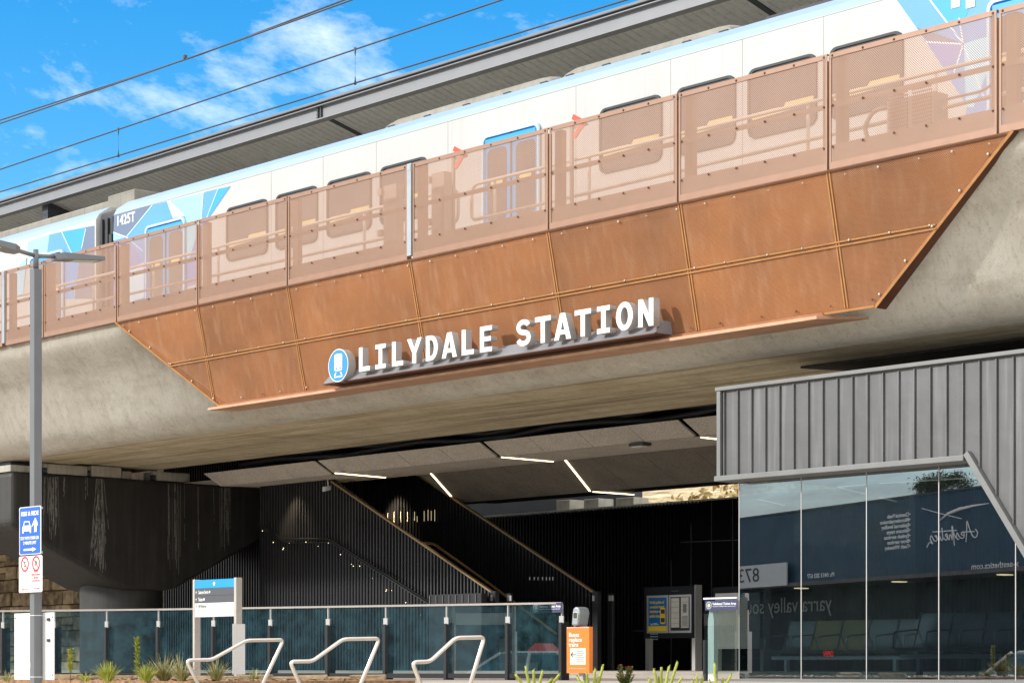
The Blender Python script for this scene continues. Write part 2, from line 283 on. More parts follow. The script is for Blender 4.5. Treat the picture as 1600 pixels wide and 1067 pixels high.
# ------------------------------------------------------------------ object helpers
def wloc(o):
    v = Vector((0, 0, 0))
    while o is not None: v += Vector(o.location); o = o.parent
    return v
def tag(o, label, cat, group=None):
    o['label'] = label; o['category'] = cat
    if group: o['group'] = group
    return o
def thing(name, label, cat, loc, group=None):
    o = bpy.data.objects.new(name, None); COL.objects.link(o); o.location = loc; o.empty_display_size = 0.2
    return tag(o, label, cat, group)
def dup(root, loc, label=None):
    def cp(o, par):
        c = o.copy(); COL.objects.link(c); c.parent = par
        for ch in list(o.children): cp(ch, c)
        return c
    r = cp(root, None); r.location = loc
    if label: r['label'] = label
    return r
class MB:
    def __init__(s): s.v = []; s.f = []; s.mi = []; s.cur = 0; s.sm = []; s.smooth = False
    def m(s, i): s.cur = i; return s
    def add(s, vs, fs):
        b = len(s.v); s.v += [Vector(p) for p in vs]
        for f in fs: s.f.append([b + i for i in f]); s.mi.append(s.cur); s.sm.append(s.smooth)
        return s
    def hexa(s, p):    # 4 bottom ccw, 4 top
        return s.add(p, [(3, 2, 1, 0), (4, 5, 6, 7), (0, 1, 5, 4), (1, 2, 6, 5), (2, 3, 7, 6), (3, 0, 4, 7)])
    def box(s, x0, x1, y0, y1, z0, z1):
        x0, x1 = min(x0, x1), max(x0, x1); y0, y1 = min(y0, y1), max(y0, y1); z0, z1 = min(z0, z1), max(z0, z1)
        return s.hexa([(x0, y0, z0), (x1, y0, z0), (x1, y1, z0), (x0, y1, z0), (x0, y0, z1), (x1, y0, z1), (x1, y1, z1), (x0, y1, z1)])
    def bar(s, a, b, w, h, up=Vector((0, 0, 1))):
        a = Vector(a); b = Vector(b); d = (b - a).normalized(); side = d.cross(up)
        if side.length < 1e-4: side = d.cross(Vector((1, 0, 0)))
        side.normalize(); u = side.cross(d); S = side * w / 2; U = u * h / 2
        return s.hexa([a - S - U, a + S - U, b + S - U, b - S - U, a - S + U, a + S + U, b + S + U, b - S + U])
    def prism(s, pts, off):
        pts = [Vector(p) for p in pts]; off = Vector(off); n = len(pts)
        nrm = Vector((0, 0, 0))
        for i in range(n): nrm += pts[i].cross(pts[(i + 1) % n])
        if nrm.dot(off) > 0: pts = pts[::-1]
        vs = pts + [p + off for p in pts]
        return s.add(vs, [list(range(n)), list(range(2 * n - 1, n - 1, -1))] + [[(i + 1) % n, i, n + i, n + (i + 1) % n] for i in range(n)])
    def quad(s, a, b, c, d): return s.add([a, b, c, d], [(0, 1, 2, 3)])
    def tube(s, path, r, n=10, caps=True, rr=None):
        path = [Vector(p) for p in path]; k = len(path); rings = []
        t0 = (path[1] - path[0]).normalized(); up = Vector((0, 0, 1)) if abs(t0.z) < 0.9 else Vector((1, 0, 0))
        u = t0.cross(up).normalized()
        for i in range(k):
            if i == 0: t = path[1] - path[0]
            elif i == k - 1: t = path[-1] - path[-2]
            else: t = (path[i + 1] - path[i]).normalized() + (path[i] - path[i - 1]).normalized()
            t.normalize(); u = (u - t * u.dot(t)).normalized(); w = t.cross(u)
            sc = 1.0
            if 0 < i < k - 1:
                cs = t.dot((path[i + 1] - path[i]).normalized()); sc = min(1.6, 1 / max(0.3, cs))
            rad = (rr[i] if rr else r)
            rings.append([path[i] + (u * math.cos(2 * math.pi * j / n) + w * math.sin(2 * math.pi * j / n)) * rad * (1 + (sc - 1) * 0.5) for j in range(n)])
        vs = [p for g in rings for p in g]; fs = []
        for i in range(k - 1):
            for j in range(n): fs.append((i * n + j, i * n + (j + 1) % n, (i + 1) * n + (j + 1) % n, (i + 1) * n + j))
        if caps: fs += [list(range(n - 1, -1, -1)), [(k - 1) * n + j for j in range(n)]]
        o = s.smooth; s.smooth = True; s.add(vs, fs); s.smooth = o; return s
    def sphere(s, c, r, nu=8, nv=5, sc=(1, 1, 1)):
        c = Vector(c); vs = []
        for i in range(nv + 1):
            a = math.pi * i / nv
            for j in range(nu):
                b = 2 * math.pi * j / nu; vs.append(c + Vector((math.sin(a) * math.cos(b) * sc[0], math.sin(a) * math.sin(b) * sc[1], math.cos(a) * sc[2])) * r)
        o = s.smooth; s.smooth = True
        s.add(vs, [(i * nu + j, (i + 1) * nu + j, (i + 1) * nu + (j + 1) % nu, i * nu + (j + 1) % nu) for i in range(nv) for j in range(nu)]); s.smooth = o
        return s
    def build(s, name, mats, parent=None, bevel=0.0, seg=2, weld=False):
        if not isinstance(mats, (list, tuple)): mats = [mats]
        o0 = wloc(parent) if parent else Vector((0, 0, 0))
        me = bpy.data.meshes.new(name); me.from_pydata([p - o0 for p in s.v], [], s.f)
        for m in mats: me.materials.append(m)
        for p, i, q in zip(me.polygons, s.mi, s.sm): p.material_index = i; p.use_smooth = q
        me.update()
        if weld:
            bm = bmesh.new(); bm.from_mesh(me); bmesh.ops.remove_doubles(bm, verts=bm.verts, dist=1e-4); bm.to_mesh(me); bm.free()
        o = bpy.data.objects.new(name, me); COL.objects.link(o)
        if parent: o.parent = parent
        if bevel:
            b = o.modifiers.new('bevel', 'BEVEL'); b.width = bevel; b.segments = seg; b.limit_method = 'ANGLE'; b.angle_limit = R(35)
        return o
def fillet(path, r, n=5):
    path = [Vector(p) for p in path]; outp = [path[0]]
    for i in range(1, len(path) - 1):
        a, b, c = path[i - 1], path[i], path[i + 1]; d1 = (a - b); d2 = (c - b); k = min(r, d1.length * 0.45, d2.length * 0.45)
        p, q = b + d1.normalized() * k, b + d2.normalized() * k
        for j in range(n + 1):
            u = j / n; outp.append(p * (1 - u) ** 2 + b * 2 * u * (1 - u) + q * u * u)
    outp.append(path[-1]); return outp
def rrect(w, h, r, n=4):
    pts = []
    for cx, cy, a0 in ((w - r, r, -90), (w - r, h - r, 0), (r, h - r, 90), (r, r, 180)):
        for i in range(n + 1): a = R(a0 + 90 * i / n); pts.append((cx + r * math.cos(a), cy + r * math.sin(a)))
    return pts
def circle(cx, cy, rx, ry=None, n=28): return [(cx + rx * math.cos(2 * math.pi * i / n), cy + (ry or rx) * math.sin(2 * math.pi * i / n)) for i in range(n)]
XV, YV, ZV = Vector((1, 0, 0)), Vector((0, 1, 0)), Vector((0, 0, 1))
def flat(loops, depth, name, mat, parent, o, u=XV, w=ZV, sx=1, sz=1):
    """2-D outlines (first loop outer, the others holes or more pieces) filled and extruded towards the viewer"""
    cu = bpy.data.curves.new(name, 'CURVE'); cu.dimensions = '2D'; cu.fill_mode = 'BOTH'; cu.extrude = depth / 2
    for lp in loops:
        sp = cu.splines.new('POLY'); sp.points.add(len(lp) - 1); sp.use_cyclic_u = True
        for p, q in zip(sp.points, lp): p.co = (q[0] * sx, q[1] * sz, 0, 1)
    return curve_obj(cu, name, mat, parent, o, u, w, depth)
def curve_obj(cu, name, mat, parent, o, u, w, depth):
    tmp = bpy.data.objects.new('tmp', cu); COL.objects.link(tmp)
    dg = bpy.context.evaluated_depsgraph_get(); me = bpy.data.meshes.new_from_object(tmp.evaluated_get(dg)); bpy.data.objects.remove(tmp)
    n = u.cross(w); o = Vector(o); o0 = wloc(parent) if parent else Vector((0, 0, 0))
    for v in me.vertices: v.co = o + u * v.co.x + w * v.co.y + n * (v.co.z + depth / 2) - o0
    me.materials.clear(); me.materials.append(mat); me.name = name
    ob = bpy.data.objects.new(name, me); COL.objects.link(ob); ob.parent = parent
    return ob
def text(s, size, mat, parent, o, u=XV, w=ZV, align='LEFT', depth=0.004, fit=None, name='lettering', bold=0.0, shear=0.0, gap=1.0):
    cu = bpy.data.curves.new(name, 'FONT'); cu.body = s; cu.size = size; cu.align_x = align; cu.extrude = depth / 2; cu.offset = bold * size; cu.shear = shear; cu.space_character = gap; cu.resolution_u = 3
    if fit:
        tmp = bpy.data.objects.new('t', cu); COL.objects.link(tmp); bpy.context.view_layer.update(); wd = tmp.dimensions.x; bpy.data.objects.remove(tmp)
        u = u * (fit / max(wd, 1e-4))
    ob = curve_obj(cu, name, mat, parent, o, u, w, 0.0)
    nn = XV.cross(ZV) if False else u.normalized().cross(w)
    for v in ob.data.vertices: v.co = v.co + nn * depth * 0.5
    return ob
def struct(o): o['kind'] = 'structure'; return o

# ================================================================== THE SETTING
GZ, RZ, CZ = -0.20, -1.15, -0.085                # plaza, road, concourse levels
b = MB(); b.box(-700, 700, -700, 700, RZ - 0.5, RZ); struct(b.build('road', M['asphalt']))
b = MB(); b.box(-80, 12, -3.0, 14.0, RZ - 0.4, RZ + 0.004); struct(b.build('forecourt', pmat('pale bounce paving', (0.60, 0.545, 0.45), 0.9, var=0.12, scale=0.8, bump=0.2)))  # unseen pale sheet added to bounce light up onto the soffit
b = MB(); b.box(-75, 6, 17.2, 40, RZ - 0.3, GZ); struct(b.build('plaza', M['plaza'], bevel=0.01))
b = MB(); b.box(-75, 6, 26.3, 38.0, GZ - 0.2, CZ); b.box(-75, 6, 25.9, 26.3, GZ - 0.2, CZ - 0.055); struct(b.build('concourse_floor', M['plaza'], bevel=0.008))
b = MB()
for i in range(6): b.box(-21.2, -15.2, 12.6 + 0.32 * i, 14.6, RZ - 0.2, RZ + 0.155 * (i + 1) - 0.003)
struct(b.build('entrance_steps', M['plaza'], bevel=0.01))
b = MB(); b.box(-21.2, -15.2, 14.605, 15.2, RZ - .2, GZ - .004); b.box(-21.2, -18.4, 15.205, 17.195, RZ - .2, GZ - .004); struct(b.build('landing', M['plaza']))
b = MB(); b.box(-60, -21.205, 14.0, 17.195, RZ - 0.2, GZ + 0.03); b.box(-18.395, 4, 15.205, 17.195, RZ - 0.2, GZ - 0.05); struct(b.build('garden_bed', M['soil']))
rl = random.Random(77); b = MB()
for i in range(5200):
    x, y, z = (rl.uniform(-34, -21.4), rl.uniform(14.2, 17.1), GZ + .034) if i % 3 else (rl.uniform(-18.2, -12), rl.uniform(15.3, 17.1), GZ - .046)
    a = rl.uniform(0, 6.28); l = rl.uniform(.01, .035); w = l * rl.uniform(.2, .6); u = Vector((math.cos(a), math.sin(a), rl.uniform(-.3, .3))) * l; v = Vector((-math.sin(a), math.cos(a), rl.uniform(-.3, .5))) * w; c = Vector((x, y, z + rl.uniform(0, .012)))
    b.add([c - u - v, c + u - v, c + u + v, c - u + v], [(0, 1, 2, 3)])
lt_ = b.build('leaf_litter', leafmat('bark chips', (0.10, 0.06, 0.03), (0.42, 0.30, 0.17))); tag(lt_, 'scattered bark chips and dead leaves on the garden beds', 'leaf litter'); lt_['kind'] = 'stuff'
# dry bank far behind the station
b = MB(); n = 40
for i in range(n):
    for j in range(12):
        def hp(i, j): return (-140 + 160 * i / n, 44 + 3.2 * j, 2.6 + 0.62 * j + 0.45 * math.sin(i * 1.3 + j * 0.7) + 0.3 * math.sin(i * 0.41))
        b.quad(hp(i, j), hp(i + 1, j), hp(i + 1, j + 1), hp(i, j + 1))
for i in range(n): b.quad((-140 + 160 * i / n, 43.9, -1), (-140 + 160 * (i + 1) / n, 43.9, -1), hp(i + 1, 0), hp(i, 0))
struct(b.build('hill', M['bank'], weld=True))

# ------------------------------------------------------------------ concrete viaduct
XA, XB = -85.0, 4.0
via = thing('concrete_viaduct', 'pale weathered concrete railway viaduct with curved side carrying the train', 'viaduct', (-30, 24, 0))
prof = [(21.62, 6.16), (21.60, 5.95), (21.72, 5.74), (21.98, 5.42), (22.16, 5.05), (22.27, 4.75), (22.36, 4.52), (22.48, 4.34), (22.68, 4.21), (22.95, 4.17)]
def smooth_prof(p, k=4):
    q = []
    for i in range(len(p) - 1):
        p0 = p[max(0, i - 1)]; p1 = p[i]; p2 = p[i + 1]; p3 = p[min(len(p) - 1, i + 2)]
        for j in range(k):
            t = j / k
            q.append(tuple(0.5 * (2 * p1[a] + (p2[a] - p0[a]) * t + (2 * p0[a] - 5 * p1[a] + 4 * p2[a] - p3[a]) * t * t + (-p0[a] + 3 * p1[a] - 3 * p2[a] + p3[a]) * t ** 3) for a in (0, 1)))
    return q + [p[-1]]
sp = smooth_prof(prof)
b = MB(); b.smooth = True
for (y0, z0), (y1, z1) in zip(sp[:-1], sp[1:]):
    b.add([(XA, y0, z0), (XB, y0, z0), (XB, y1, z1), (XA, y1, z1)], [(0, 3, 2, 1)])
b.smooth = False
b.add([(XA, 21.62, 6.16), (XB, 21.62, 6.16), (XB, 23.0, 6.16), (XA, 23.0, 6.16)], [(0, 1, 2, 3)])
for X in (XA, XB):
    b.add([(X, y, z) for y, z in sp] + [(X, 26.3, 4.17), (X, 26.3, 6.16)], [list(range(len(sp) + 2))])
b.build('girder_face', M['concrete'], via, weld=True)
b = MB()
b.add([(XA, 22.95, 4.17), (XB, 22.95, 4.17), (XB, 24.15, 4.135), (XA, 24.15, 4.135)], [(0, 3, 2, 1)])
b.add([(XA, 24.15, 4.135), (XB, 24.15, 4.135), (XB, 24.15, 4.175), (XA, 24.15, 4.175)], [(0, 3, 2, 1)])
b.add([(XA, 24.15, 4.175), (XB, 24.15, 4.175), (XB, 26.3, 4.155), (XA, 26.3, 4.155)], [(0, 3, 2, 1)])
b.add([(XA, 26.3, 4.155), (XB, 26.3, 4.155), (XB, 26.3, 5.6), (XA, 26.3, 5.6)], [(0, 3, 2, 1)])
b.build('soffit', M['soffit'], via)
b = MB(); b.box(XA, XB, 23.0, 36.0, 5.6, 6.12); b.box(XA, XB, 28.4, 34.0, 6.12, 7.0); b.build('deck', M['block_concrete'], via)
b = MB(); b.box(XA, XB, 31.2, 35.2, 4.15, 5.59); b.build('far_girder', M['block_concrete'], via)
# dark lining with pipes in the slot behind the soffit
b = MB(); b.box(-38.9, XB, 29.95, 30.1, 3.3, 5.58); b.build('dark_lining', M['black'], via)
b = MB()
b.prism([(-20.9, 23.8, 4.11), (XB, 23.8, 4.11), (XB, 26.28, 4.11), (-20.0, 26.28, 4.11)], (0, 0, .03)); b.build('dark_soffit_panel', M['black'], via)
cb = tag((lambda q: q.build('service_cables', M['steel_dark']))(MB().tube([(-38.7 + 1.2 * i, 26.75 + 0.05 * math.sin(i * 2.1), 4.12 + 0.05 * math.sin(i * 1.7)) for i in range(30)], 0.05, 6).tube([(-38.7 + 1.1 * i, 26.9, 4.25 + 0.06 * math.sin(i * 2.3 + 1)) for i in range(33)], 0.06, 6)), 'dark drooping service cables in the slot above the felt ceiling', 'cables')

# ------------------------------------------------------------------ station canopy behind the train
can = thing('station_canopy', 'long grey platform canopy with ribbed lining behind the train', 'canopy', (-30, 28, 7))
YC = 26.5
SL = 0.26
b = MB()
b.box(XA, XB, YC, YC + 0.05, 10.625, 10.865); b.box(XA, XB, YC - 0.09, YC + 0.10, 10.60, 10.624); b.box(XA, XB, YC - 0.09, YC + 0.1, 10.866, 10.885)
b.build('fascia_beam', M['steel_light'], can)
b = MB(); b.box(XA, XB, YC - 0.02, YC + 0.16, 10.887, 10.908); b.build('gutter_shadow_gap', M['steel_dark'], can)
b = MB(); b.box(XA, XB, YC - 0.13, YC + 0.2, 10.91, 10.965); b.build('roof_edge', M['steel_grey'], can, bevel=0.01)
b = MB()
W = 7.5
b.hexa([(XA, YC + 0.06, 10.87), (XB, YC + 0.06, 10.87), (XB, YC + W, 10.87 - SL * W), (XA, YC + W, 10.87 - SL * W), (XA, YC + 0.06, 10.93), (XB, YC + 0.06, 10.93), (XB, YC + W, 10.93 - SL * W), (XA, YC + W, 10.93 - SL * W)])
b.build('roof_sheet', M['steel_grey'], can)
b = MB(); step = 0.2; k = int((XB - XA) / step)
for i in range(k):
    x = XA + i * step
    for (xa, xb, za, zb) in ((x, x + 0.14, 0, 0), (x + 0.14, x + 0.155, 0, 0.022), (x + 0.155, x + 0.185, 0.022, 0.022), (x + 0.185, x + 0.2, 0.022, 0)):
        b.add([(xa, YC + 0.06, 10.70 + za), (xb, YC + 0.06, 10.70 + zb), (xb, YC + W, 10.70 - SL * (W - .06) + zb), (xa, YC + W, 10.70 - SL * (W - .06) + za)], [(3, 2, 1, 0)])
b.build('ribbed_lining', M['canopy_soffit'], can)
for px in (501,):
    X = onY(px, 186, YC).x; mbx = MB()
    for s_ in (-1, 1): mbx.box(X + s_ * 0.05 - 0.012, X + s_ * 0.05 + 0.012, YC - 0.04, YC - 0.005, 10.63, 10.86)
    for zz in (10.67, 10.73, 10.79, 10.84): mbx.box(X - 0.1, X - 0.06, YC - 0.03, YC - 0.003, zz - 0.015, zz + 0.015)
    mbx.build('splice_plate', M['steel_dark'], can)
for px in (503, 75 - 200, 1150):
    X = onY(px, 190, YC).x
    b = MB(); b.add([(X - .06, YC + 0.06, 10.68), (X + .06, YC + 0.06, 10.68), (X + .06, YC + 7, 10.68 - SL * 7), (X - .06, YC + 7, 10.68 - SL * 7), (X - .06, YC + 0.06, 10.72), (X + .06, YC + 0.06, 10.72), (X + .06, YC + 7, 10.72 - SL * 7), (X - .06, YC + 7, 10.72 - SL * 7)],
        [(3, 2, 1, 0), (4, 5, 6, 7), (0, 1, 5, 4), (1, 2, 6, 5), (2, 3, 7, 6), (3, 0, 4, 7)]); b.build('lining_joint', M['steel_dark'], can)
p = onY(92, 322, YC + 0.35)
b = MB(); b.prism([(p.x - .35, YC + 0.12, 10.66), (p.x - .35, YC + 3.4, 9.85), (p.x - .35, YC + 3.4, 9.45), (p.x - .35, YC + 1.1, 9.95), (p.x - .35, YC + 0.12, 10.28)], (0.25, 0, 0)); b.build('bracket', M['steel_dark'], can)
b = MB()
for X in range(-80, 4, 12): b.box(X, X + 0.35, 31.0, 31.3, 7.0, 9.6)
b.build('column', M['steel_grey'], can)
# platform building end seen above the train at the right, with a posted notice strip
pb = thing('platform_building', 'ribbed grey platform enclosure beneath the canopy at the upper right', 'building', (-21, 29, 7))
p1 = onY(1208, 30, 28.5)
b = MB(); b.box(p1.x, p1.x + 9, 28.5, 31.2, 7.0, 9.93)
for i in range(60): b.box(p1.x + 0.02 + i * 0.15, p1.x + 0.06 + i * 0.15, 28.46, 28.5, 7.0, 9.93)
b.build('ribbed_wall', M['block_concrete'], pb)
for px, mt in ((1281, 'lv_cyan'), (1292, 'yellow')):
    q = onY(px, 3, 28.4); b = MB(); b.box(q.x, q.x + 0.16, 28.4, 28.45, q.z - 0.12, q.z + 0.28); b.build('notice', M[mt], pb)

# ------------------------------------------------------------------ trains
YT = 23.7
def train_car(X0, X1, label):
    r = thing('train_car', label, 'train car', ((X0 + X1) / 2, YT + 1.4, 6.12), 'cars of the train on the viaduct')
    cs = [(YT, 6.05), (YT, 8.86), (YT + 0.07, 8.98), (YT + 0.32, 9.15), (YT + 0.95, 9.19), (YT + 1.85, 9.19), (YT + 2.38, 9.13), (YT + 2.7, 8.97), (YT + 2.8, 8.86), (YT + 2.8, 6.05)]
    b = MB(); nn = len(cs); X0c = X0
    b.add([(X0, y, z) for y, z in cs] + [(X1, y, z) for y, z in cs], [list(range(nn)), list(range(2 * nn - 1, nn - 1, -1))])
    o0 = len(b.v); 
    for i in range(nn - 1):
        y0, z0 = cs[i]; y1, z1 = cs[i + 1]
        b.m(1 if i in (1, 2, 6, 7) else (2 if i in (3, 4, 5) else 0))
        b.add([(X0, y0, z0), (X0, y1, z1), (X1, y1, z1), (X1, y0, z0)], [(0, 3, 2, 1)])
    b.build('body', [M['white'], M['roof_sheen'], M['cream']], r)
    return r
def round_frame(r, x0, x1, z0, z1, rad, name, frame_m, glass_m, rec=0.0, fr=0.035):
    w, h = x1 - x0, z1 - z0
    f_ = flat([rrect(w, h, rad), [(fr + p * (w - 2 * fr) / (w), fr + q * (h - 2 * fr) / h) for p, q in rrect(w, h, rad)]], 0.03, name, frame_m, r, (x0, YT, z0))
    flat([[(fr * .9 + p * (w - 1.8 * fr) / w, fr * .9 + q * (h - 1.8 * fr) / h) for p, q in rrect(w, h, rad)]], 0.01, 'pane', glass_m, f_, (x0, YT, z0))
    return f_
def train_window(r, x0, x1):
    f_ = round_frame(r, x0, x1, 7.40, 8.38, 0.13, 'window', M['rubber'], M['winglass'])
    b = MB(); L_ = x1 - x0
    b.add([(x0 + .08, YT - .0125, 7.66), (x1 - .06, YT - .0125, 7.70), (x1 - .06, YT - .0125, 7.80), (x0 + L_ * .55, YT - .0125, 7.80), (x0 + L_ * .52, YT - .0125, 7.745), (x0 + L_ * .40, YT - .0125, 7.755), (x0 + .08, YT - .0125, 7.75)], [list(range(7))]); b.build('seat_back', M['seat_yellow'], f_)
def train_door(r, xc, wid=1.36):
    x0, x1 = xc - wid / 2, xc + wid / 2; z0, z1 = 6.40, 8.44
    d = flat([rrect(wid, z1 - z0, 0.10)], 0.012, 'door', M['door_blue'], r, (x0, YT, z0))
    flat([rrect(wid, z1 - z0, 0.10), [(0.04 + p * (wid - 0.08) / wid, 0.04 + q * (2.04 - 0.08) / 2.04) for p, q in rrect(wid, 2.04, 0.10)]], 0.05, 'door_frame', M['lv_pale'], d, (x0 - 0.0, YT, z0), sz=(z1 - z0) / 2.04)
    b = MB(); b.box(xc - 0.018, xc + 0.018, YT - 0.022, YT - 0.012, z0 + 0.05, z1 - 0.05); b.build('door_seal', M['rubber'], d)
    for s_ in (-1, 1):
        a = xc + s_ * 0.34
        fl = flat([rrect(0.46, 1.15, 0.1)], 0.016, 'door_window', M['winglass'], d, (a - 0.23, YT - 0.001, 7.06))
        b = MB(); b.box(a - 0.14, a + 0.14, YT - 0.022, YT - 0.0175, 7.60, 7.74); b.build('seat_back', M['seat_yellow'], d)
    b = MB(); b.box(x0 + 0.08, x1 - 0.08, YT - 0.04, YT - 0.0125, z1 - 0.16, z1 - 0.07); b.build('door_hood', M['lv_bright'], d)
XE0, XE1 = -1.6296 * 23.7, -15.03
tc1 = train_car(XE0, XE1, 'white train car with 1425T lettering and blue patterned ends')
dcs = [-1.5503 * 23.7, -1.1314 * 23.7, -0.7158 * 23.7]
for d in dcs: train_door(tc1, d)
for px0, px1 in ((355, 419), (432, 497), (512, 581), (595, 668), (938, 1035), (1058, 1150), (1170, 1277), (1297, 1412)):
    train_window(tc1, onY(px0, 300, YT).x, onY(px1, 300, YT).x)
for z_ in (8.845, 7.05, 6.45): MB().box(XE0 + .02, XE1 - .02, YT - 0.0012, YT - 0.0002, z_ - .004, z_ + .004).build('panel_joint', M['steel_grey'], tc1)
for px in (700, 900, 1048, 1160, 1287, 424, 505, 588): x_ = onY(px, 200, YT).x; MB().box(x_ - .004, x_ + .004, YT - 0.0014, YT - 0.0003, 6.5, 8.84).build('panel_joint', M['cream'], tc1)
def livery(r, mt, pts, lift, name='livery_panel', z_clip=8.85):
    q = []
    for x, y in pts:
        p = onY(x, y, YT); q.append((p.x, min(p.z, z_clip)))
    q = [(a, max(6.06, min(8.855, z))) for a, z in q]
    x0 = q[0][0]; z0 = q[0][1]
    return flat([[(a - x0, z - z0) for a, z in q]], lift, name, M[mt], r, (x0, YT - 0.0005, z0))
def P4(pts, ox, oy, s): return [(ox + a / s, oy + c / s) for a, c in pts]
T4 = lambda pts: P4(pts, 130, 290, 4.0)
livery(tc1, 'lv_violet', T4([(193, 178), (925, 5), (780, 215), (700, 620), (190, 760)]), 0.002)
livery(tc1, 'lv_slate', T4([(193, 182), (432, 122), (270, 322), (190, 292)]), 0.004)
livery(tc1, 'lv_cyan', T4([(190, 292), (270, 322), (190, 345)]), 0.0045)
livery(tc1, 'lv_blue', T4([(438, 120), (522, 100), (560, 200), (390, 262), (380, 480), (270, 322)]), 0.004)
livery(tc1, 'lv_pale', T4([(524, 100), (545, 95), (640, 190), (560, 204)]), 0.004)
livery(tc1, 'lv_cyan', T4([(545, 94), (752, 45), (738, 225), (650, 500), (640, 190)]), 0.004)
livery(tc1, 'lv_blue', T4([(760, 42), (840, 22), (770, 205), (742, 222)]), 0.004)
livery(tc1, 'lv_bright', T4([(846, 22), (918, 6), (782, 205), (774, 205)]), 0.004)
livery(tc1, 'lv_pale', T4([(380, 480), (200, 560), (200, 760), (380, 700)]), 0.004)
T7 = lambda pts: P4(pts, 1180, 0, 3.81)
livery(tc1, 'lv_blue', T7([(828, -60), (1700, -280), (1700, 500), (1245, 720), (1262, 640), (1110, 390), (960, 165)]), 0.002)
livery(tc1, 'lv_bright', T7([(905, -60), (1380, -190), (1215, 190), (1140, 130), (1038, 0)]), 0.004)
livery(tc1, 'lv_violet', T7([(1000, 222), (1020, 250), (1240, 264), (1180, 450), (1115, 388)]), 0.004)
livery(tc1, 'lv_cyan', T7([(1244, 262), (1420, 210), (1420, 330), (1300, 640), (1255, 640)]), 0.004)
livery(tc1, 'lv_slate', T7([(960, 165), (1010, 235), (1025, 250), (1225, 255), (1100, 210)]), 0.0036)
def lline(r, a, c, w=0.02):
    p, q = onY(*a, YT), onY(*c, YT); mbx = MB(); mbx.bar((p.x, YT - 0.005, min(p.z, 8.84)), (q.x, YT - 0.005, min(q.z, 8.84)), w, 0.003, up=YV); mbx.build('livery_line', M['lv_line'], r)
c7 = lambda a, c: (1180 + a / 3.81, c / 3.81); c4 = lambda a, c: (130 + a / 4, 290 + c / 4)
for a, c in (((1040, 0), (1240, 264)), ((1020, 252), (1240, 264)), ((1180, 450), (1240, 264)), ((1215, 110), (1240, 264)), ((1370, 600), (1240, 264))): lline(tc1, c7(*a), c7(*c))
for a, c in (((433, 122), (270, 322)), ((190, 292), (270, 322)), ((270, 322), (375, 410)), ((752, 45), (738, 225)), ((843, 22), (772, 205))): lline(tc1, c4(*a), c4(*c), 0.016)
a1 = onY(182, 352, YT); a2 = onY(209.5, 343, YT)
text('1425T', 0.27, M['letter_white'], tc1, (a1.x, YT - 0.0062, a1.z - 0.02), fit=a2.x - a1.x, depth=0.002, bold=0.02)
for px in (1487, 1510):
    p = onY(px, 6, YT); b = MB(); b.box(p.x, p.x + 0.14, YT - 0.012, YT - 0.0045, p.z - 0.07, p.z + 0.14); b.box(p.x + 0.02, p.x + 0.12, YT - 0.018, YT - 0.012, p.z - 0.05, p.z - 0.035); b.build('label_plate', M['sign_white'], tc1)
def fairing(r, pxs, pxe, ytop, h=0.26):
    x0 = onY(pxs, 200, YT + .6).x; x1 = onY(pxe, 60, YT + .6).x
    secs = []
    for f, k in ((0, 0.1), (0.03, 0.75), (0.09, 1.0), (0.91, 1.0), (0.965, 0.8), (1, 0.1)):
        x = x0 + (x1 - x0) * f
        secs.append([(x, YT + 0.45, 9.13), (x, YT + 0.52, 9.13 + h * k * 0.72), (x, YT + 0.75, 9.13 + h * k), (x, YT + 2.05, 9.13 + h * k), (x, YT + 2.28, 9.13 + h * k * .72), (x, YT + 2.35, 9.13)])
    mbx = MB(); fs = []; vs = [p for s_ in secs for p in s_]
    for i in range(len(secs) - 1):
        for j in range(5): fs.append((i * 6 + j, i * 6 + j + 1, (i + 1) * 6 + j + 1, (i + 1) * 6 + j))
    mbx.add(vs, fs); fa = mbx.build('roof_fairing', M['cream'], r, bevel=0.02)
    L_ = x1 - x0
    for f in (0.05, 0.27, 0.5, 0.73, 0.93): MB().box(x0 + L_ * f, x0 + L_ * f + 0.16, YT + 0.45, YT + 0.49, 9.185, 9.225).build('vent_slot', M['rubber'], fa)
    for f in (0.1, 0.30, 0.56, 0.78): MB().box(x0 + L_ * f, x0 + L_ * (f + .12), YT + 0.44, YT + 0.47, 9.155, 9.172).build('gap_line', M['rubber'], fa)
fairing(tc1, 604, 875, 0); fairing(tc1, 882, 1155, 0)
b = MB()
x0 = onY(1215, 20, YT + 0.6).x
b.box(x0, x0 + 4.2, YT + 0.35, YT + 0.40, 9.12, 9.20); b.build('roof_grille', M['rubber'], tc1)
# second car at the left and the dark gangway between
XG0, XG1 = -41.9 + 2.42, XE0
gx = onY(150, 360, YT).x
tc2 = train_car(gx - 23.6, gx, 'white train car at far left with blue patterned end beside gangway')
T6 = lambda pts: P4(pts, 0, 360, 8.42)
livery(tc2, 'lv_cyan', T6([(372, 150), (650, 58), (622, 272), (360, 360), (240, 470), (120, 900), (300, 900)]), 0.002)
livery(tc2, 'lv_blue', T6([(650, 58), (812, 20), (940, 292), (900, 900), (600, 900), (622, 272)]), 0.003)
livery(tc2, 'lv_bright', T6([(812, 20), (1130, -40), (1075, 240), (960, 900), (905, 900), (940, 292)]), 0.004)
livery(tc2, 'lv_slate', T6([(1130, -40), (1242, -60), (1242, 900), (980, 900), (1075, 240)]), 0.005)
for a, c in (((812, 20), (940, 292)), ((1130, -20), (1075, 240))): lline(tc2, (a[0] / 8.42, 360 + a[1] / 8.42), (c[0] / 8.42, 360 + c[1] / 8.42), 0.018)
dd = onY(80, 395, YT).x; train_door(tc2, dd - 0.15)
for k in range(3): train_window(tc2, dd - 3.6 - 1.55 * k, dd - 2.3 - 1.55 * k)
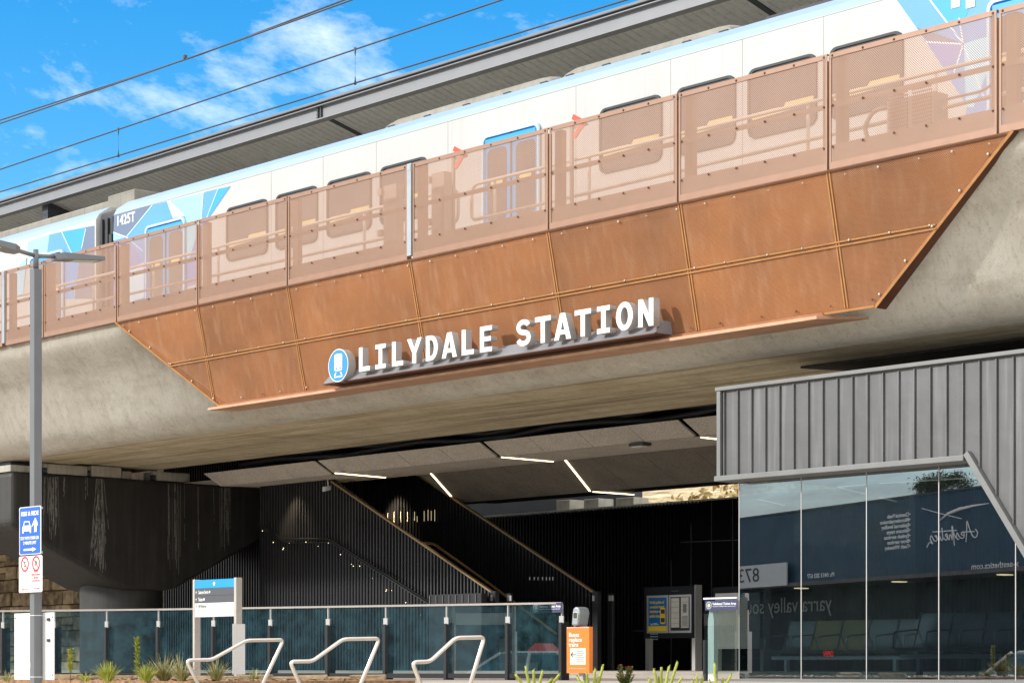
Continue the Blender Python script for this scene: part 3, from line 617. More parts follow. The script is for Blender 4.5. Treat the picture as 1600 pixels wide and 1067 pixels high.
b = MB(); b.box(gx - 6.3, gx - 0.25, YT + 0.55, YT + 2.2, 9.13, 9.38); b.build('roof_fairing', M['cream'], tc2, bevel=0.03)
b = MB(); b.box(XE0 - 1.05, XE0 - 0.05, YT + 0.5, YT + 2.2, 9.10, 9.45); b.build('roof_fairing', M['cream'], tc2, bevel=0.02)
gg = thing('train_gangway', 'dark rubber gangway joining the two train cars', 'gangway', ((gx + XE0) / 2, YT + 1.4, 6.2))
b = MB(); b.box(gx + 0.003, XE0 - 0.003, YT + 0.10, YT + 2.5, 6.3, 9.0); b.build('bellows', M['train_dark'], gg, bevel=0.05)
b = MB()
for x in (gx + 0.1, gx + 0.3, gx + 0.5): b.box(x, x + 0.05, YT + 0.05, YT + 0.099, 6.4, 8.85)
b.box(XE0 - 0.22, XE0 - 0.12, YT + 0.02, YT + 0.099, 8.15, 8.5); b.build('bellows_rib', M['rubber'], gg)
# rails under the cars
b = MB()
for y in (YT + 0.6, YT + 2.1): b.box(XA, XB, y, y + 0.07, 6.12, 6.25)
tag(b.build('railway_track', M['steel_dark']), 'steel running rails beneath the train on the viaduct', 'track')

# ------------------------------------------------------------------ overhead wires
def wire(name, pts, r, label):
    return tag(MB().tube(pts, r, 6).build(name, M['steel_dark']), label, 'wire')
def sagline(x0, x1, y, z0, z1, sag, n=24): return [(x0 + (x1 - x0) * i / n, y, z0 + (z1 - z0) * i / n - sag * 4 * (i / n) * (1 - i / n)) for i in range(n + 1)]
pA = onY(0, 195, 22.0); pB = onY(545, 0, 22.0)
sA = (pB.z - pA.z) / (pB.x - pA.x)
def zl(X, p, s): return p.z + s * (X - p.x)
w1 = thing('feeder_wire', 'topmost twin strand overhead wire crossing the blue sky', 'wire', (pA.x, 22, pA.z))
for dz, dy in ((0, 0), (0.10, 0.03)):
    MB().tube([(X, 22.0 + dy, zl(X, pA, sA) + 0.00055 * ((X + 31) ** 2 - 45) + dz * abs(math.sin((X + 33.5) * 0.14))) for X in range(-75, 3, 3)], 0.014, 6).build('strand', M['steel_dark'], w1)
MB().box(-33.55, -33.5, 21.98, 22.04, zl(-33.5, pA, sA) + 0.0, zl(-33.5, pA, sA) + 0.06).build('clamp', M['steel_dark'], w1)
pC = onY(0, 265, 25.2); pD = onY(785, 0, 25.2); sC = (pD.z - pC.z) / (pD.x - pC.x)
w2 = tag(MB().tube([(X, 25.2, zl(X, pC, sC)) for X in range(-85, 5, 3)], 0.015, 6).build('catenary_wire', M['steel_dark']), 'middle overhead wire with droppers below it crossing the sky', 'wire')
pE = onY(0, 300, 25.2); pG = onY(980, 0, 25.2); sE = (pG.z - pE.z) / (pG.x - pE.x)
w3 = tag(MB().tube([(X, 25.2, zl(X, pE, sE)) for X in range(-85, 5, 3)], 0.015, 6).build('contact_wire', M['steel_dark']), 'lowest overhead wire running just above the canopy edge', 'wire')
for i, (px, py, lab) in enumerate(((185, 210, 'thin dropper between the overhead wires near the left picture edge'), (555, 88, 'thin dropper between the overhead wires above the middle of the canopy'))):
    X = onY(px, py, 25.2).x; dp = thing('wire_dropper', lab, 'dropper', (X, 25.2, zl(X, pE, sE)), 'droppers between the overhead wires')
    MB().tube([(X, 25.2, zl(X, pE, sE)), (X, 25.2, zl(X, pC, sC))], 0.003, 5).build('rod', M['steel_dark'], dp)
    for z, sgn in ((zl(X, pE, sE), 1), (zl(X, pC, sC), -1)): MB().tube([(X, 25.2, z - 0.03 * sgn), (X, 25.2, z + 0.12 * sgn)], 0.02, 6, rr=[0.026, 0.006]).build('clip', M['steel_dark'], dp)

# ------------------------------------------------------------------ perforated screens along the deck edge
YS, ZS0, ZS1 = 21.5, 6.17, 7.54
JO = [-2.20, -2.08, -1.95, -1.8155, -1.7438, -1.6248, -1.5044, -1.3845, -1.2411, -1.0948, -0.9772, -0.8568, -0.7384, -0.619, -0.50, -0.38]
SL_ = ['hidden past the left edge of view', 'beyond the left picture edge', 'cut by the left picture edge', 'narrow one left of the street lamp', 'behind the street lamp heads at the left', 'in front of the train door under 1425T', 'before the first side windows right of 1425T',
       'just left of the galvanised post', 'just right of the galvanised post with the blue door', 'right of the blue door, one wide train window behind', 'with two overlapping train windows behind',
       'with the beige cabinet behind it', 'cut by the right picture edge', 'past the right picture edge', 'far past the right picture edge']
bolt_me = None
def bolt_at(par, loc, r=0.016, mat='bolt'):
    key = mat
    me = BOLTS.get(key)
    if me is None:
        o = MB().sphere((0, 0, 0), 1.0, 8, 5, (1, 0.6, 1)).build('bolt', M[mat]); me = o.data; BOLTS[key] = me; bpy.data.objects.remove(o)
    o = bpy.data.objects.new('bolt', me); COL.objects.link(o); o.parent = par; o.location = Vector(loc) - wloc(par); o.scale = (r, r, r); return o
BOLTS = {}
for i in range(2, len(JO) - 2):
    xa, xb = JO[i] * YS + 0.018, JO[i + 1] * YS - 0.018
    if i in (3, 8): xa += 0.10
    r = thing('screen_panel', 'copper perforated screen panel ' + SL_[i], 'screen panel', ((xa + xb) / 2, YS, ZS0), 'copper perforated screen panels along the viaduct edge')
    b = MB(); b.add([(xa, YS, ZS0), (xb, YS, ZS0), (xb, YS, ZS1), (xa, YS, ZS1)], [(0, 1, 2, 3)]); b.build('perforated_sheet', M['screen'], r)
    b = MB(); b.box(xa, xb, YS - 0.012, YS - 0.004, ZS1 - 0.055, ZS1 + 0.004); b.box(xa, xb, YS - 0.004, YS + 0.06, ZS1, ZS1 + 0.008); b.build('top_flat', M['screen_solid'], r)
    for q0, q1 in ((xa, xa + .03), (xb - .03, xb)): MB().box(q0, q1, YS - 0.010, YS - 0.003, ZS0 + 0.03, ZS1 - 0.056).build('side_flat', M['screen_solid'], r)
    b = MB(); b.box(xa, xb, YS - 0.010, YS - 0.003, ZS0 - 0.055, ZS0 + 0.03); b.box(xa, xb, YS - 0.003, YS + 0.09, ZS0 - 0.055, ZS0 - 0.045); b.build('bottom_flat', M['screen_solid'], r)
    b = MB(); b.box(xa + 0.03, xb - 0.03, YS + 0.012, YS + 0.02, ZS0 - 0.04, ZS0 + 0.25); b.build('kick_plate', M['screen_solid'], r)
    zm = ZS0 + 0.73
    b = MB(); b.box(xa + 0.03, xb - 0.03, YS + 0.004, YS + 0.014, zm - 0.032, zm + 0.032); b.build('mid_strap', M['screen_solid'], r)
    for q0, q1 in ((xa + .07, xa + .21), (xb - .10, xb - .05)): MB().box(q0, q1, YS + 0.03, YS + 0.12, ZS0 - .03, ZS1 - 0.06).build('support_post', M['screen_solid'], r)
    nb = 6 if xb - xa > 2 else 4
    for k in range(nb):
        x = xa + 0.05 + (xb - xa - 0.10) * k / (nb - 1)
        for z, ok in ((ZS1 - 0.028, 1), (zm, 1), (ZS0 + 0.22, 1)): bolt_at(r, (x, YS - 0.016, z))
for jx, lab in ((JO[3], 'pale galvanised post between screens at the far left edge'), (JO[8], 'pale galvanised post between screens left of the blue train door')):
    x = jx * YS; pst = thing('galvanised_post', lab, 'post', (x, YS, ZS0), 'galvanised posts between the screens')
    b = MB(); b.box(x - 0.0, x + 0.10, YS - 0.03, YS + 0.02, ZS0 - 0.01, ZS1 + 0.01); b.build('channel', M['galv'], pst, bevel=0.006)
    b = MB(); b.box(x + 0.01, x + 0.09, YS - 0.034, YS - 0.0305, ZS1 - 0.10, ZS1 - 0.02); b.build('cap_plate', M['galv'], pst)

# things standing on the walkway behind the screens
YR = 22.4
def railing(xa, xb, label, loops=(False, False)):
    r = thing('walkway_railing', label, 'railing', ((xa + xb) / 2, YR, 6.17), 'tube railings on the viaduct walkway')
    zt, zm_ = 7.30, 6.88
    if loops[0]: path = fillet([(xb, YR, zt), (xa, YR, zt), (xa, YR, zm_ - 0.12), (xa + 0.25, YR, zm_ - 0.12), (xb, YR, zm_ - 0.1 + 0.1)], 0.16)
    elif loops[1]: path = fillet([(xa, YR, zt), (xb, YR, zt), (xb, YR, zm_ - 0.1), (xa, YR, zm_)], 0.16)
    else: path = None
    if path: MB().tube(path, 0.026, 8).build('rail_loop', M['pipe'], r)
    else:
        MB().tube([(xa, YR, zt), (xb, YR, zt)], 0.026, 8).build('top_rail', M['pipe'], r); MB().tube([(xa, YR, zm_), (xb, YR, zm_)], 0.02, 8).build('mid_rail', M['pipe'], r)
    k = max(1, int((xb - xa) / 1.9))
    for i in range(k):
        x = xa + 0.5 + (xb - xa - 0.8) * i / max(1, k - 1); MB().tube([(x, YR + 0.03, 6.16), (x, YR + 0.03, zt)], 0.024, 8).build('stanchion', M['pipe'], r)
xl = onY(737, 300, YR).x
railing(-44, onY(716, 300, YR).x, 'long tube railing behind screens at the left, ending near the centre', (False, True))
railing(xl, -11, 'long tube railing behind screens from the blue door rightwards', (True, False))
for px, w, lab in ((688, 0.30, 'steel mast base behind the screen right of the galvanised post'), (613, 0.32, 'steel mast base behind the screen left of the galvanised post')):
    p = onY(px, 300, 22.1); r = thing('mast_base', lab, 'mast', (p.x, 22.1, 6.17), 'steel mast bases behind the screens')
    b = MB(); b.box(p.x - w / 2, p.x + w / 2, 22.05, 22.06, 6.17, 7.5); b.box(p.x - w / 2, p.x - w / 2 + 0.02, 22.06, 22.2, 6.17, 7.5); b.box(p.x + w / 2 - 0.02, p.x + w / 2, 22.06, 22.2, 6.17, 7.5); b.build('web', M['grey_cab'], r)
    b = MB()
    for z in (6.72, 7.36): b.box(p.x - w / 2 - 0.09, p.x - w / 2, 22.0, 22.05, z, z + 0.1)
    b.build('bracket', M['grey_cab'], r)
for px, py, lab in ((899, 196, 'red angled chevron marker above the screen right of the blue door'), (713, 245, 'red angled chevron marker above the screen left of the blue door')):
    p = onY(px, py, 22.3); r = thing('chevron_marker', lab, 'marker', (p.x - 0.1, 22.3, 6.17), 'red chevron markers behind the screens')
    b = MB(); b.bar((p.x - 0.02, 22.27, p.z + 0.12), (p.x + 0.20, 22.27, p.z + 0.0), 0.02, 0.075, up=Vector((0, 0, 1))); b.bar((p.x + 0.21, 22.291, p.z + 0.02), (p.x - 0.02, 22.291, p.z - 0.17), 0.02, 0.075); b.build('arrow', M['red'], r)
    b = MB(); b.box(p.x - 0.12, p.x - 0.07, 22.30, 22.34, 6.17, p.z + 0.02); b.box(p.x - 0.12, p.x + 0.2, 22.341, 22.36, p.z - 0.03, p.z + 0.01); b.build('stem', M['grey_cab'], r)
p0 = onY(1388, 212, 22.25); p1 = onY(1472, 145, 22.25)
cabn = thing('equipment_cabinet', 'beige louvred equipment cabinet on the walkway behind the right screen', 'cabinet', ((p0.x + p1.x) / 2, 22.3, 6.17))
b = MB(); b.box(p0.x, p1.x - 0.1, 22.22, 22.5, p0.z - 0.05, p1.z + 0.04); b.build('case', M['grey_cab'], cabn, bevel=0.01)
b = MB(); w_ = (p1.x - 0.1 - p0.x)
for a in range(2):
    for j in range(12): b.box(p0.x + 0.04 + a * w_ / 2, p0.x + w_ / 2 - 0.03 + a * w_ / 2, 22.205, 22.219, p0.z + 0.02 + j * 0.045, p0.z + 0.045 + j * 0.045)
b.build('louvre', M['screen_solid'], cabn)
MB().tube(fillet([onY(1390, 168, 22.35), onY(1365, 172, 22.35), onY(1350, 200, 22.35), onY(1358, 222, 22.35)], 0.3), 0.03, 8).build('conduit', M['grey_cab'], cabn)
MB().tube(fillet([onY(1472, 157, 22.35), onY(1535, 143, 22.35), onY(1556, 128, 22.35), onY(1553, 95, 22.35)], 0.3), 0.018, 8).build('conduit', M['grey_cab'], cabn)

# ------------------------------------------------------------------ rust steel cladding skirt under the screens
def SK(x, z):   # the tilted skirt plane
    return Vector((x, 21.47 + (6.14 - z) * 0.215, z))
ZT_, ZM_, ZB_ = 6.11, 5.22, 4.40
xTL = onY(182, 505, 21.5).x; xTR = onY(1585, 208, 21.5).x; xBL = onY(345, 638, 21.85).x; xBR = onY(1368, 487, 21.85).x
def edgeL(z): return xTL + (xBL - xTL) * (ZT_ - z) / (ZT_ - ZB_)
def edgeR(z): return xTR + (xBR - xTR) * (ZT_ - z) / (ZT_ - ZB_)
sk = thing('rust_steel_cladding', 'rust brown perforated steel cladding under the screens, slanted at both ends', 'cladding', ((xTL + xTR) / 2, 21.7, ZB_))
seams = [onY(px, 400, 21.55).x for px in (314, 455, 646, 862, 1068, 1300)]
nrm_ = Vector((0, -1, -0.215)).normalized()
xs = [None] + seams + [None]
for (za, zb) in ((ZT_, ZM_), (ZM_, ZB_)):
    for i in range(len(xs) - 1):
        l0 = edgeL(za) if xs[i] is None else xs[i]; l1 = edgeL(zb) if xs[i] is None else xs[i]
        r0 = edgeR(za) if xs[i + 1] is None else xs[i + 1]; r1 = edgeR(zb) if xs[i + 1] is None else xs[i + 1]
        if xs[i] is None or l1 > l0: pass
        pts = [(l0, za), (r0, za), (r1, zb), (l1, zb)]
        if xs[i] is not None and False: continue
        if xs[i] is not None and edgeL(zb) > xs[i]: pts = [(max(l0, edgeL(za)), za), (r0, za), (r1, zb), (max(l1, edgeL(zb)), zb)] + ([(l0, ZT_ - (l0 - xTL) / (xBL - xTL) * (ZT_ - ZB_))] if l0 > edgeL(za) else [])
        if xs[i + 1] is not None and edgeR(zb) < xs[i + 1]: pts = [(l0, za), (r0, za), (min(r1, edgeR(zb)), zb), (l1, zb)]
        if xs[i] is None and edgeL(zb) > r1:      # left triangle stops where the slanted edge meets the seam
            zc = ZT_ - (r0 - xTL) / (xBL - xTL) * (ZT_ - ZB_)
            if zc >= za: continue
            pts = [(l0, za), (r0, za), (r0, zc)]
        elif xs[i] is None and l0 > r0: continue
        if xs[i + 1] is None and r1 < l0 and xs[i] is not None:
            zc = ZT_ - (xs[i] - xTR) / (xBR - xTR) * (ZT_ - ZB_); pts = [(l0, za), (r0, za), (l0, zc)]
        g = 0.006
        P = [SK(x, z) for x, z in pts]; b = MB(); b.add(P, [list(range(len(P)))[::1]]); 
        o = b.build('cladding_panel', M['corten'], sk)
def skbar(p, q, w, mt, name='seam_strip', lift=0.006, th=0.008):
    A, B = SK(*p) + nrm_ * lift, SK(*q) + nrm_ * lift; mbx = MB(); d = (B - A).normalized(); s_ = d.cross(nrm_).normalized() * w / 2; n_ = nrm_ * th
    mbx.hexa([A - s_, A + s_, B + s_, B - s_, A - s_ + n_, A + s_ + n_, B + s_ + n_, B - s_ + n_]); return mbx.build(name, M[mt], sk)
for x in seams:
    zt, zb = ZT_ - 0.03, ZB_ + 0.05
    if x < xBL: zb = ZT_ - (x - xTL) / (xBL - xTL) * (ZT_ - ZB_) + 0.03
    for dx in (-0.022, 0.022): skbar((x + dx, zt), (x + dx, zb), 0.02, 'corten_solid')
for dz in (-0.024, 0.024): skbar((edgeL(ZM_) + 0.03, ZM_ + dz), (edgeR(ZM_) - 0.03, ZM_ + dz), 0.02, 'corten_solid', lift=0.0155)
skbar((edgeL(ZT_), ZT_), (edgeL(ZB_), ZB_), 0.035, 'corten_solid'); skbar((edgeR(ZT_), ZT_), (edgeR(ZB_), ZB_), 0.035, 'corten_solid')
skbar((edgeL(ZB_), ZB_ + 0.02), (edgeR(ZB_), ZB_ + 0.02), 0.03, 'corten_solid', lift=0.016)
skbar((edgeL(ZT_) + 0.1, ZT_ - 0.022), (edgeR(ZT_) - 0.1, ZT_ - 0.022), 0.02, 'corten_shade', lift=0.016)  # dark strip standing in for the shadow line below the screens
# returns closing the gap to the concrete
def ret(x0, x1, dep0, dep1):
    A, B = SK(x0, ZT_), SK(x1, ZB_); mbx = MB(); mbx.hexa([A + Vector((-.01, .02, 0)), A + Vector((.01, .02, 0)), B + Vector((.01, .02, 0)), B + Vector((-.01, .02, 0)), A + Vector((-.01, dep0, 0)), A + Vector((.01, dep0, 0)), B + Vector((.01, dep1, 0)), B + Vector((-.01, dep1, 0))]); mbx.build('side_return', M['corten_shade'], sk)
ret(xTL, xBL, 0.10, 0.22); ret(xTR, xBR, 0.10, 0.20)
b = MB(); xs0 = onY(333, 646, 21.8).x; xs1 = onY(1314, 500, 21.8).x; ys_ = SK(0, ZB_).y
b.hexa([(xs0, ys_ - 0.16, ZB_ - 0.065), (xs1 - 0.3, ys_ - 0.16, ZB_ - 0.065), (xs1, ys_ + 0.5, ZB_ - 0.03), (xs0, ys_ + 0.5, ZB_ - 0.03), (xs0, ys_ - 0.16, ZB_ - 0.02), (xs1 - 0.3, ys_ - 0.16, ZB_ - 0.02), (xs1, ys_ + 0.5, ZB_ + 0.0), (xs0, ys_ + 0.5, ZB_ + 0.0)])
b.build('sill', M['corten_pink'], sk, bevel=0.006)
b = MB(); b.hexa([(xs0 + .4, ys_ - 0.02, ZB_ - 0.019), (xs1 - 0.3, ys_ - 0.02, ZB_ - 0.019), (xs1 - .3, ys_ + 0.005, ZB_ - 0.019), (xs0 + .4, ys_ + 0.005, ZB_ - 0.019), (xs0 + .4, ys_ - 0.06, ZB_ + 0.03), (xs1 - 0.3, ys_ - 0.06, ZB_ + 0.03), (xs1 - .3, ys_ - 0.03, ZB_ + 0.03), (xs0 + .4, ys_ - 0.03, ZB_ + 0.03)]); b.build('sill_flange', M['corten_pink'], sk)
nbolt = 0
for z, dz, cnt in ((ZT_ - 0.09, 0, 34), (ZM_ + 0.026, 0, 26), (ZB_ + 0.10, 0, 24)):
    a0, a1 = edgeL(z) + 0.15, edgeR(z) - 0.15
    for k in range(cnt):
        x = a0 + (a1 - a0) * k / (cnt - 1) + random.uniform(-.08, .08); p = SK(x, z)
        bolt_at(sk, p + nrm_ * (0.028 if z != ZM_ + 0.026 else 0.032), random.uniform(0.012, 0.019), 'washer' if random.random() < 0.75 and z > ZM_ else ('bolt' if z < ZM_ and random.random() < 0.7 else 'washer'))
for k in range(5):
    z = ZT_ - 0.2 - k * 0.34; bolt_at(sk, SK(edgeL(z) + 0.10, z) + nrm_ * 0.02, 0.02, 'washer'); bolt_at(sk, SK(edgeR(z) - 0.10, z) + nrm_ * 0.02, 0.02, 'washer')

# ------------------------------------------------------------------ station name sign
def ell_arc(cx, cy, rx, ry, a0, a1, n=14): return [(cx + rx * math.cos(R(a0 + (a1 - a0) * i / n)), cy + ry * math.sin(R(a0 + (a1 - a0) * i / n))) for i in range(n + 1)]
def ribbon(pts, w):
    l, r_ = [], []
    for i, p in enumerate(pts):
        a = Vector(pts[max(0, i - 1)]); c = Vector(pts[min(len(pts) - 1, i + 1)]); d = (c - a).normalized(); nn = Vector((-d.y, d.x))
        l.append((p[0] + nn.x * w / 2, p[1] + nn.y * w / 2)); r_.append((p[0] - nn.x * w / 2, p[1] - nn.y * w / 2))
    return l + r_[::-1]
S_path = ell_arc(.40, .725, .255, .185, 15, 180, 10) + ell_arc(.40, .725, .255, .21, 190, 262, 6) + ell_arc(.40, .295, .27, .215, 82, 0, 7)[1:] + ell_arc(.40, .295, .27, .205, -10, -165, 10)
GL = {
 'L': [[(.10, 0), (.74, 0), (.74, .19), (.31, .19), (.31, 1), (.10, 1)]],
 'I': [[(.1, 0), (.7, 0), (.7, .18), (.505, .18), (.505, .82), (.7, .82), (.7, 1), (.1, 1), (.1, .82), (.295, .82), (.295, .18), (.1, .18)]],
 'Y': [[(.3, 0), (.51, 0), (.51, .40), (.82, 1), (.59, 1), (.405, .60), (.22, 1), (-.01, 1), (.3, .40)]],
 'D': [[(.08, 0), (.36, 0)] + ell_arc(.36, .5, .38, .5, -90, 90)[1:-1] + [(.36, 1), (.08, 1)], [(.285, .18), (.36, .18)] + ell_arc(.36, .5, .17, .32, -90, 90)[1:-1] + [(.36, .82), (.285, .82)]],
 'A': [[(-.01, 0), (.21, 0), (.265, .2), (.535, .2), (.59, 0), (.81, 0), (.52, 1), (.28, 1)], [(.315, .37), (.485, .37), (.4, .70)]],
 'E': [[(.10, 0), (.73, 0), (.73, .18), (.31, .18), (.31, .41), (.67, .41), (.67, .59), (.31, .59), (.31, .82), (.73, .82), (.73, 1), (.10, 1)]],
 'S': [ribbon(S_path, .195)],
 'T': [[(.295, 0), (.505, 0), (.505, .81), (.79, .81), (.79, 1), (.01, 1), (.01, .81), (.295, .81)]],
 'O': [circle(.4, .5, .385, .52), circle(.4, .5, .17, .325)],
 'N': [[(.06, 0), (.26, 0), (.26, .58), (.54, 0), (.74, 0), (.74, 1), (.54, 1), (.54, .42), (.26, 1), (.06, 1)]]}
YLET = 21.44
LH = 0.372
xs_ = onY(561, 582, YLET).x; xe_ = onY(1021, 515, YLET).x; wl = 0.42
xs_ -= 0.1 * wl
pitch = (xe_ - xs_ - wl * 0.74) / 15
zbase = 4.53
ss = thing('station_sign', 'raised white LILYDALE STATION letters with round blue train emblem on steel rail', 'sign', (xs_, YLET, zbase))
for i, ch in enumerate('LILYDALE STATION'):
    if ch == ' ': continue
    x = xs_ + i * pitch
    le = flat(GL[ch], 0.003, 'letter', M['letter_white'], ss, (x, YLET, zbase), sx=wl, sz=LH)
    flat(GL[ch], 0.118, 'letter_return', M['letter_side_shade'], le, (x, YLET + 0.1185, zbase), sx=wl, sz=LH)
cx_ = onY(529, 572, YLET).x; cz_ = onY(529, 571, YLET).z
em = flat([circle(0, 0, 0.255)], 0.14, 'emblem_drum', M['letter_side_shade'], ss, (cx_, YLET + 0.141, cz_))
fc = flat([circle(0, 0, 0.255)], 0.004, 'emblem_face', M['emblem_blue'], em, (cx_, YLET, cz_))
flat([circle(0, 0, 0.258), circle(0, 0, 0.245)], 0.003, 'emblem_ring', M['letter_white'], em, (cx_, YLET - 0.0045, cz_))
ic = [[(-.10 + a, -.085 + c) for a, c in rrect(.20, .265, .035)], [(-.068 + a, .055 + c) for a, c in rrect(.136, .085, .008)], circle(-.05, -.045, .02, n=10), circle(.05, -.045, .02, n=10)]
flat(ic, 0.003, 'train_icon', M['letter_white'], em, (cx_, YLET - 0.0045, cz_))
flat([[(-.055, .065), (-.004, .065), (-.004, .13), (-.055, .13)], [(.004, .065), (.055, .065), (.055, .13), (.004, .13)]], 0.003, 'train_icon', M['letter_white'], em, (cx_, YLET - 0.0045, cz_))
flat([[(-.095, -.165), (.095, -.165), (.11, -.185), (-.11, -.185)], [(-.075, -.105), (-.045, -.105), (-.08, -.163), (-.11, -.163)], [(.045, -.105), (.075, -.105), (.11, -.163), (.08, -.163)]], 0.003, 'train_icon', M['letter_white'], em, (cx_, YLET - 0.0045, cz_))
x0 = onY(512, 590, YLET + .15).x; x1 = onY(1031, 520, YLET + .15).x
b = MB(); b.hexa([(x0, YLET + 0.06, zbase - 0.085), (x1, YLET + 0.06, zbase - 0.085), (x1, YLET + 0.42, zbase - 0.085), (x0, YLET + 0.42, zbase - 0.085), (x0, YLET + 0.23, zbase + 0.09), (x1, YLET + 0.23, zbase + 0.09), (x1, YLET + 0.35, zbase + 0.09), (x0, YLET + 0.35, zbase + 0.09)])
b.build('mounting_rail', M['steel_light'], ss)
b = MB(); b.box(x0, x1, YLET + 0.05, YLET + 0.43, zbase - 0.102, zbase - 0.087); b.build('rail_shade_line', M['corten_shade'], ss)  # dark strip standing in for the shade beneath the sign rail

# ------------------------------------------------------------------ black pier and its bearing blocks
XP = -40.95
pr = thing('bridge_pier', 'black hammerhead bridge pier streaked white, carrying the viaduct', 'pier', (-42, 25.97, GZ))
P_ = [(22.75, 3.92), (22.75, 2.86), (22.9, 2.74), (25.2, 1.66), (25.45, 1.6), (26.45, 1.6), (26.7, 1.66), (28.75, 2.70), (28.98, 2.84), (29.12, 3.0), (29.2, 3.22), (29.2, 3.92)]
b = MB(); b.prism([(XP, y, z) for y, z in P_], (-2.15, 0, 0)); b.build('crosshead', M['pier'], pr, bevel=0.10, seg=3)
b = MB(); b.smooth = True
nn = 32; ring = []
for z in (GZ - 0.1, 2.0): ring.append([(-42.02 + 0.93 * math.cos(2 * math.pi * i / nn), 25.97 + 0.86 * math.sin(2 * math.pi * i / nn), z) for i in range(nn)])
b.add(ring[0] + ring[1], [(i, (i + 1) % nn, nn + (i + 1) % nn, nn + i) for i in range(nn)]); b.build('column', M['pier'], pr)
# runs of white efflorescence on the painted face
def streaks(name, parts):
    m = bpy.data.materials.get('lime runs') or pmat('lime runs', (0.27, 0.26, 0.24), 0.9, var=0.3, scale=30)
    mbx = MB(); rnd = random.Random(3)
    for px, wpx, top, bot, cnt, spl in parts:
        for k in range(cnt):
            x = px + rnd.gauss(0, .5) * wpx; p = onX(x, top, XP + 0.004); q = onX(x + rnd.uniform(-1.5, 1.5) + (x - px) * spl, top + (bot - top) * rnd.uniform(0.5, 1.0), XP + 0.004)
            n_ = 10; pts = [(p + (q - p) * (j / n_)) + Vector((0, rnd.uniform(-.006, .006), 0)) for j in range(n_ + 1)]
            w = rnd.uniform(0.003, 0.011)
            for j in range(n_):
                if rnd.random() < 0.12: continue
                mbx.add([pts[j] + Vector((0, -w / 2, 0)), pts[j] + Vector((0, w / 2, 0)), pts[j + 1] + Vector((0, w / 2, 0)), pts[j + 1] + Vector((0, -w / 2, 0))], [(0, 3, 2, 1)])
    return mbx.build(name, m, pr)
streaks('lime_run', [(83, 12, 745, 852, 22, .1), (156, 4, 748, 892, 40, 1.6), (155, 7, 790, 895, 20, .6), (270, 14, 755, 905, 16, 0), (309, 1.5, 760, 885, 3, 0), (350, 16, 762, 862, 16, 0), (101, 2, 745, 780, 4, 0), (136, 2, 745, 790, 2, 0)])
def bblk(px0, px1, name, label, h=0.215, dx=0.55, X=XP - 0.05):
    y0, y1 = onX(px0, 740, X).y, onX(px1, 740, X).y; z0 = 3.925
    r = thing(name, label, 'bearing block', (X - .3, (y0 + y1) / 2, z0), 'bearing blocks on the black pier')
    b = MB(); b.box(X - dx, X, y0, y1, z0, z0 + h); b.build('plinth', M['block_concrete'], r, bevel=0.012)
    return r
for a0, a1, lab, h in ((76, 137, 'pale concrete bearing block right of the lamp post on the pier', .20), (144, 190, 'second pale concrete bearing block from the lamp post, widest one', .225), (246, 297, 'pale concrete bearing block at the far right end of the pier top', .19)): bblk(a0, a1, 'bearing_block', lab, h)
bblk(191, 206, 'bearing_block', 'small recessed bearing block beside the widest block on the pier', .16, X=XP - 0.16)
r = thing('bearing_block', 'white bearing block on the pier nose left of the lamp post', 'bearing block', (-42, 23, 3.925), 'bearing blocks on the black pier')
b = MB(); b.box(-42.9, -41.05, 22.78, 23.45, 3.925, 4.06); b.build('plinth', M['block_concrete'], r, bevel=0.01)
b = MB(); b.box(-42.5, -41.35, 22.95, 23.4, 4.062, 4.145); b.build('bearing_pad', M['steel_dark'], r)
for px, lab in ((70, 'small round bearing pot beside the lamp post on the pier'), (139, 'small round bearing pot between two concrete blocks'), (241, 'small round bearing pot left of the end block on the pier')):
    p = onX(px, 735, XP - 0.2); r = thing('bearing_pot', lab, 'bearing', (p.x, p.y, 3.925), 'bearing pots on the black pier')
    MB().tube([(p.x, p.y, 3.925), (p.x, p.y, 4.04)], 0.09, 12).build('pot', M['steel_dark'], r); MB().tube([(p.x, p.y, 4.042), (p.x, p.y, 4.14)], 0.07, 12).build('cap', M['block_concrete'], r)

# ------------------------------------------------------------------ sandstone wall behind the pier
sw = thing('stone_wall', 'rough brown sandstone block wall behind the black pier', 'wall', (-55, 30, GZ))
b = MB(); z = GZ - 0.05; rnd = random.Random(5)
while z < 3.6:
    h = rnd.uniform(0.22, 0.42); x = -66.0 + rnd.uniform(0, .4)
    while x < -46.5:
        w = rnd.uniform(0.28, 0.85); dpt = rnd.uniform(0, 0.09); j = lambda: rnd.uniform(-.02, .02)
        if rnd.random() < 0.25: 
            hh = h * rnd.uniform(.4, .6); b.hexa([(x + j(), 29.9 - dpt, z), (x + w + j(), 29.9 - dpt, z), (x + w, 30.2, z), (x, 30.2, z), (x + j(), 29.92 - dpt, z + hh - .015), (x + w + j(), 29.92 - dpt, z + hh - .015), (x + w, 30.2, z + hh - .015), (x, 30.2, z + hh - .015)])
            b.hexa([(x + j(), 29.93 - dpt, z + hh), (x + w + j(), 29.93 - dpt, z + hh), (x + w, 30.2, z + hh), (x, 30.2, z + hh), (x + j(), 29.9, z + h), (x + w + j(), 29.9, z + h), (x + w, 30.2, z + h), (x, 30.2, z + h)])
        else:
            b.hexa([(x + j(), 29.9 - dpt, z + j()), (x + w + j(), 29.9 - dpt, z + j()), (x + w, 30.2, z), (x, 30.2, z), (x + j(), 29.92 - dpt, z + h + j()), (x + w + j(), 29.92 - dpt, z + h + j()), (x + w, 30.2, z + h), (x, 30.2, z + h)])
        x += w + 0.025
    z += h + 0.02
b.build('blocks', M['stone'], sw, bevel=0.025)
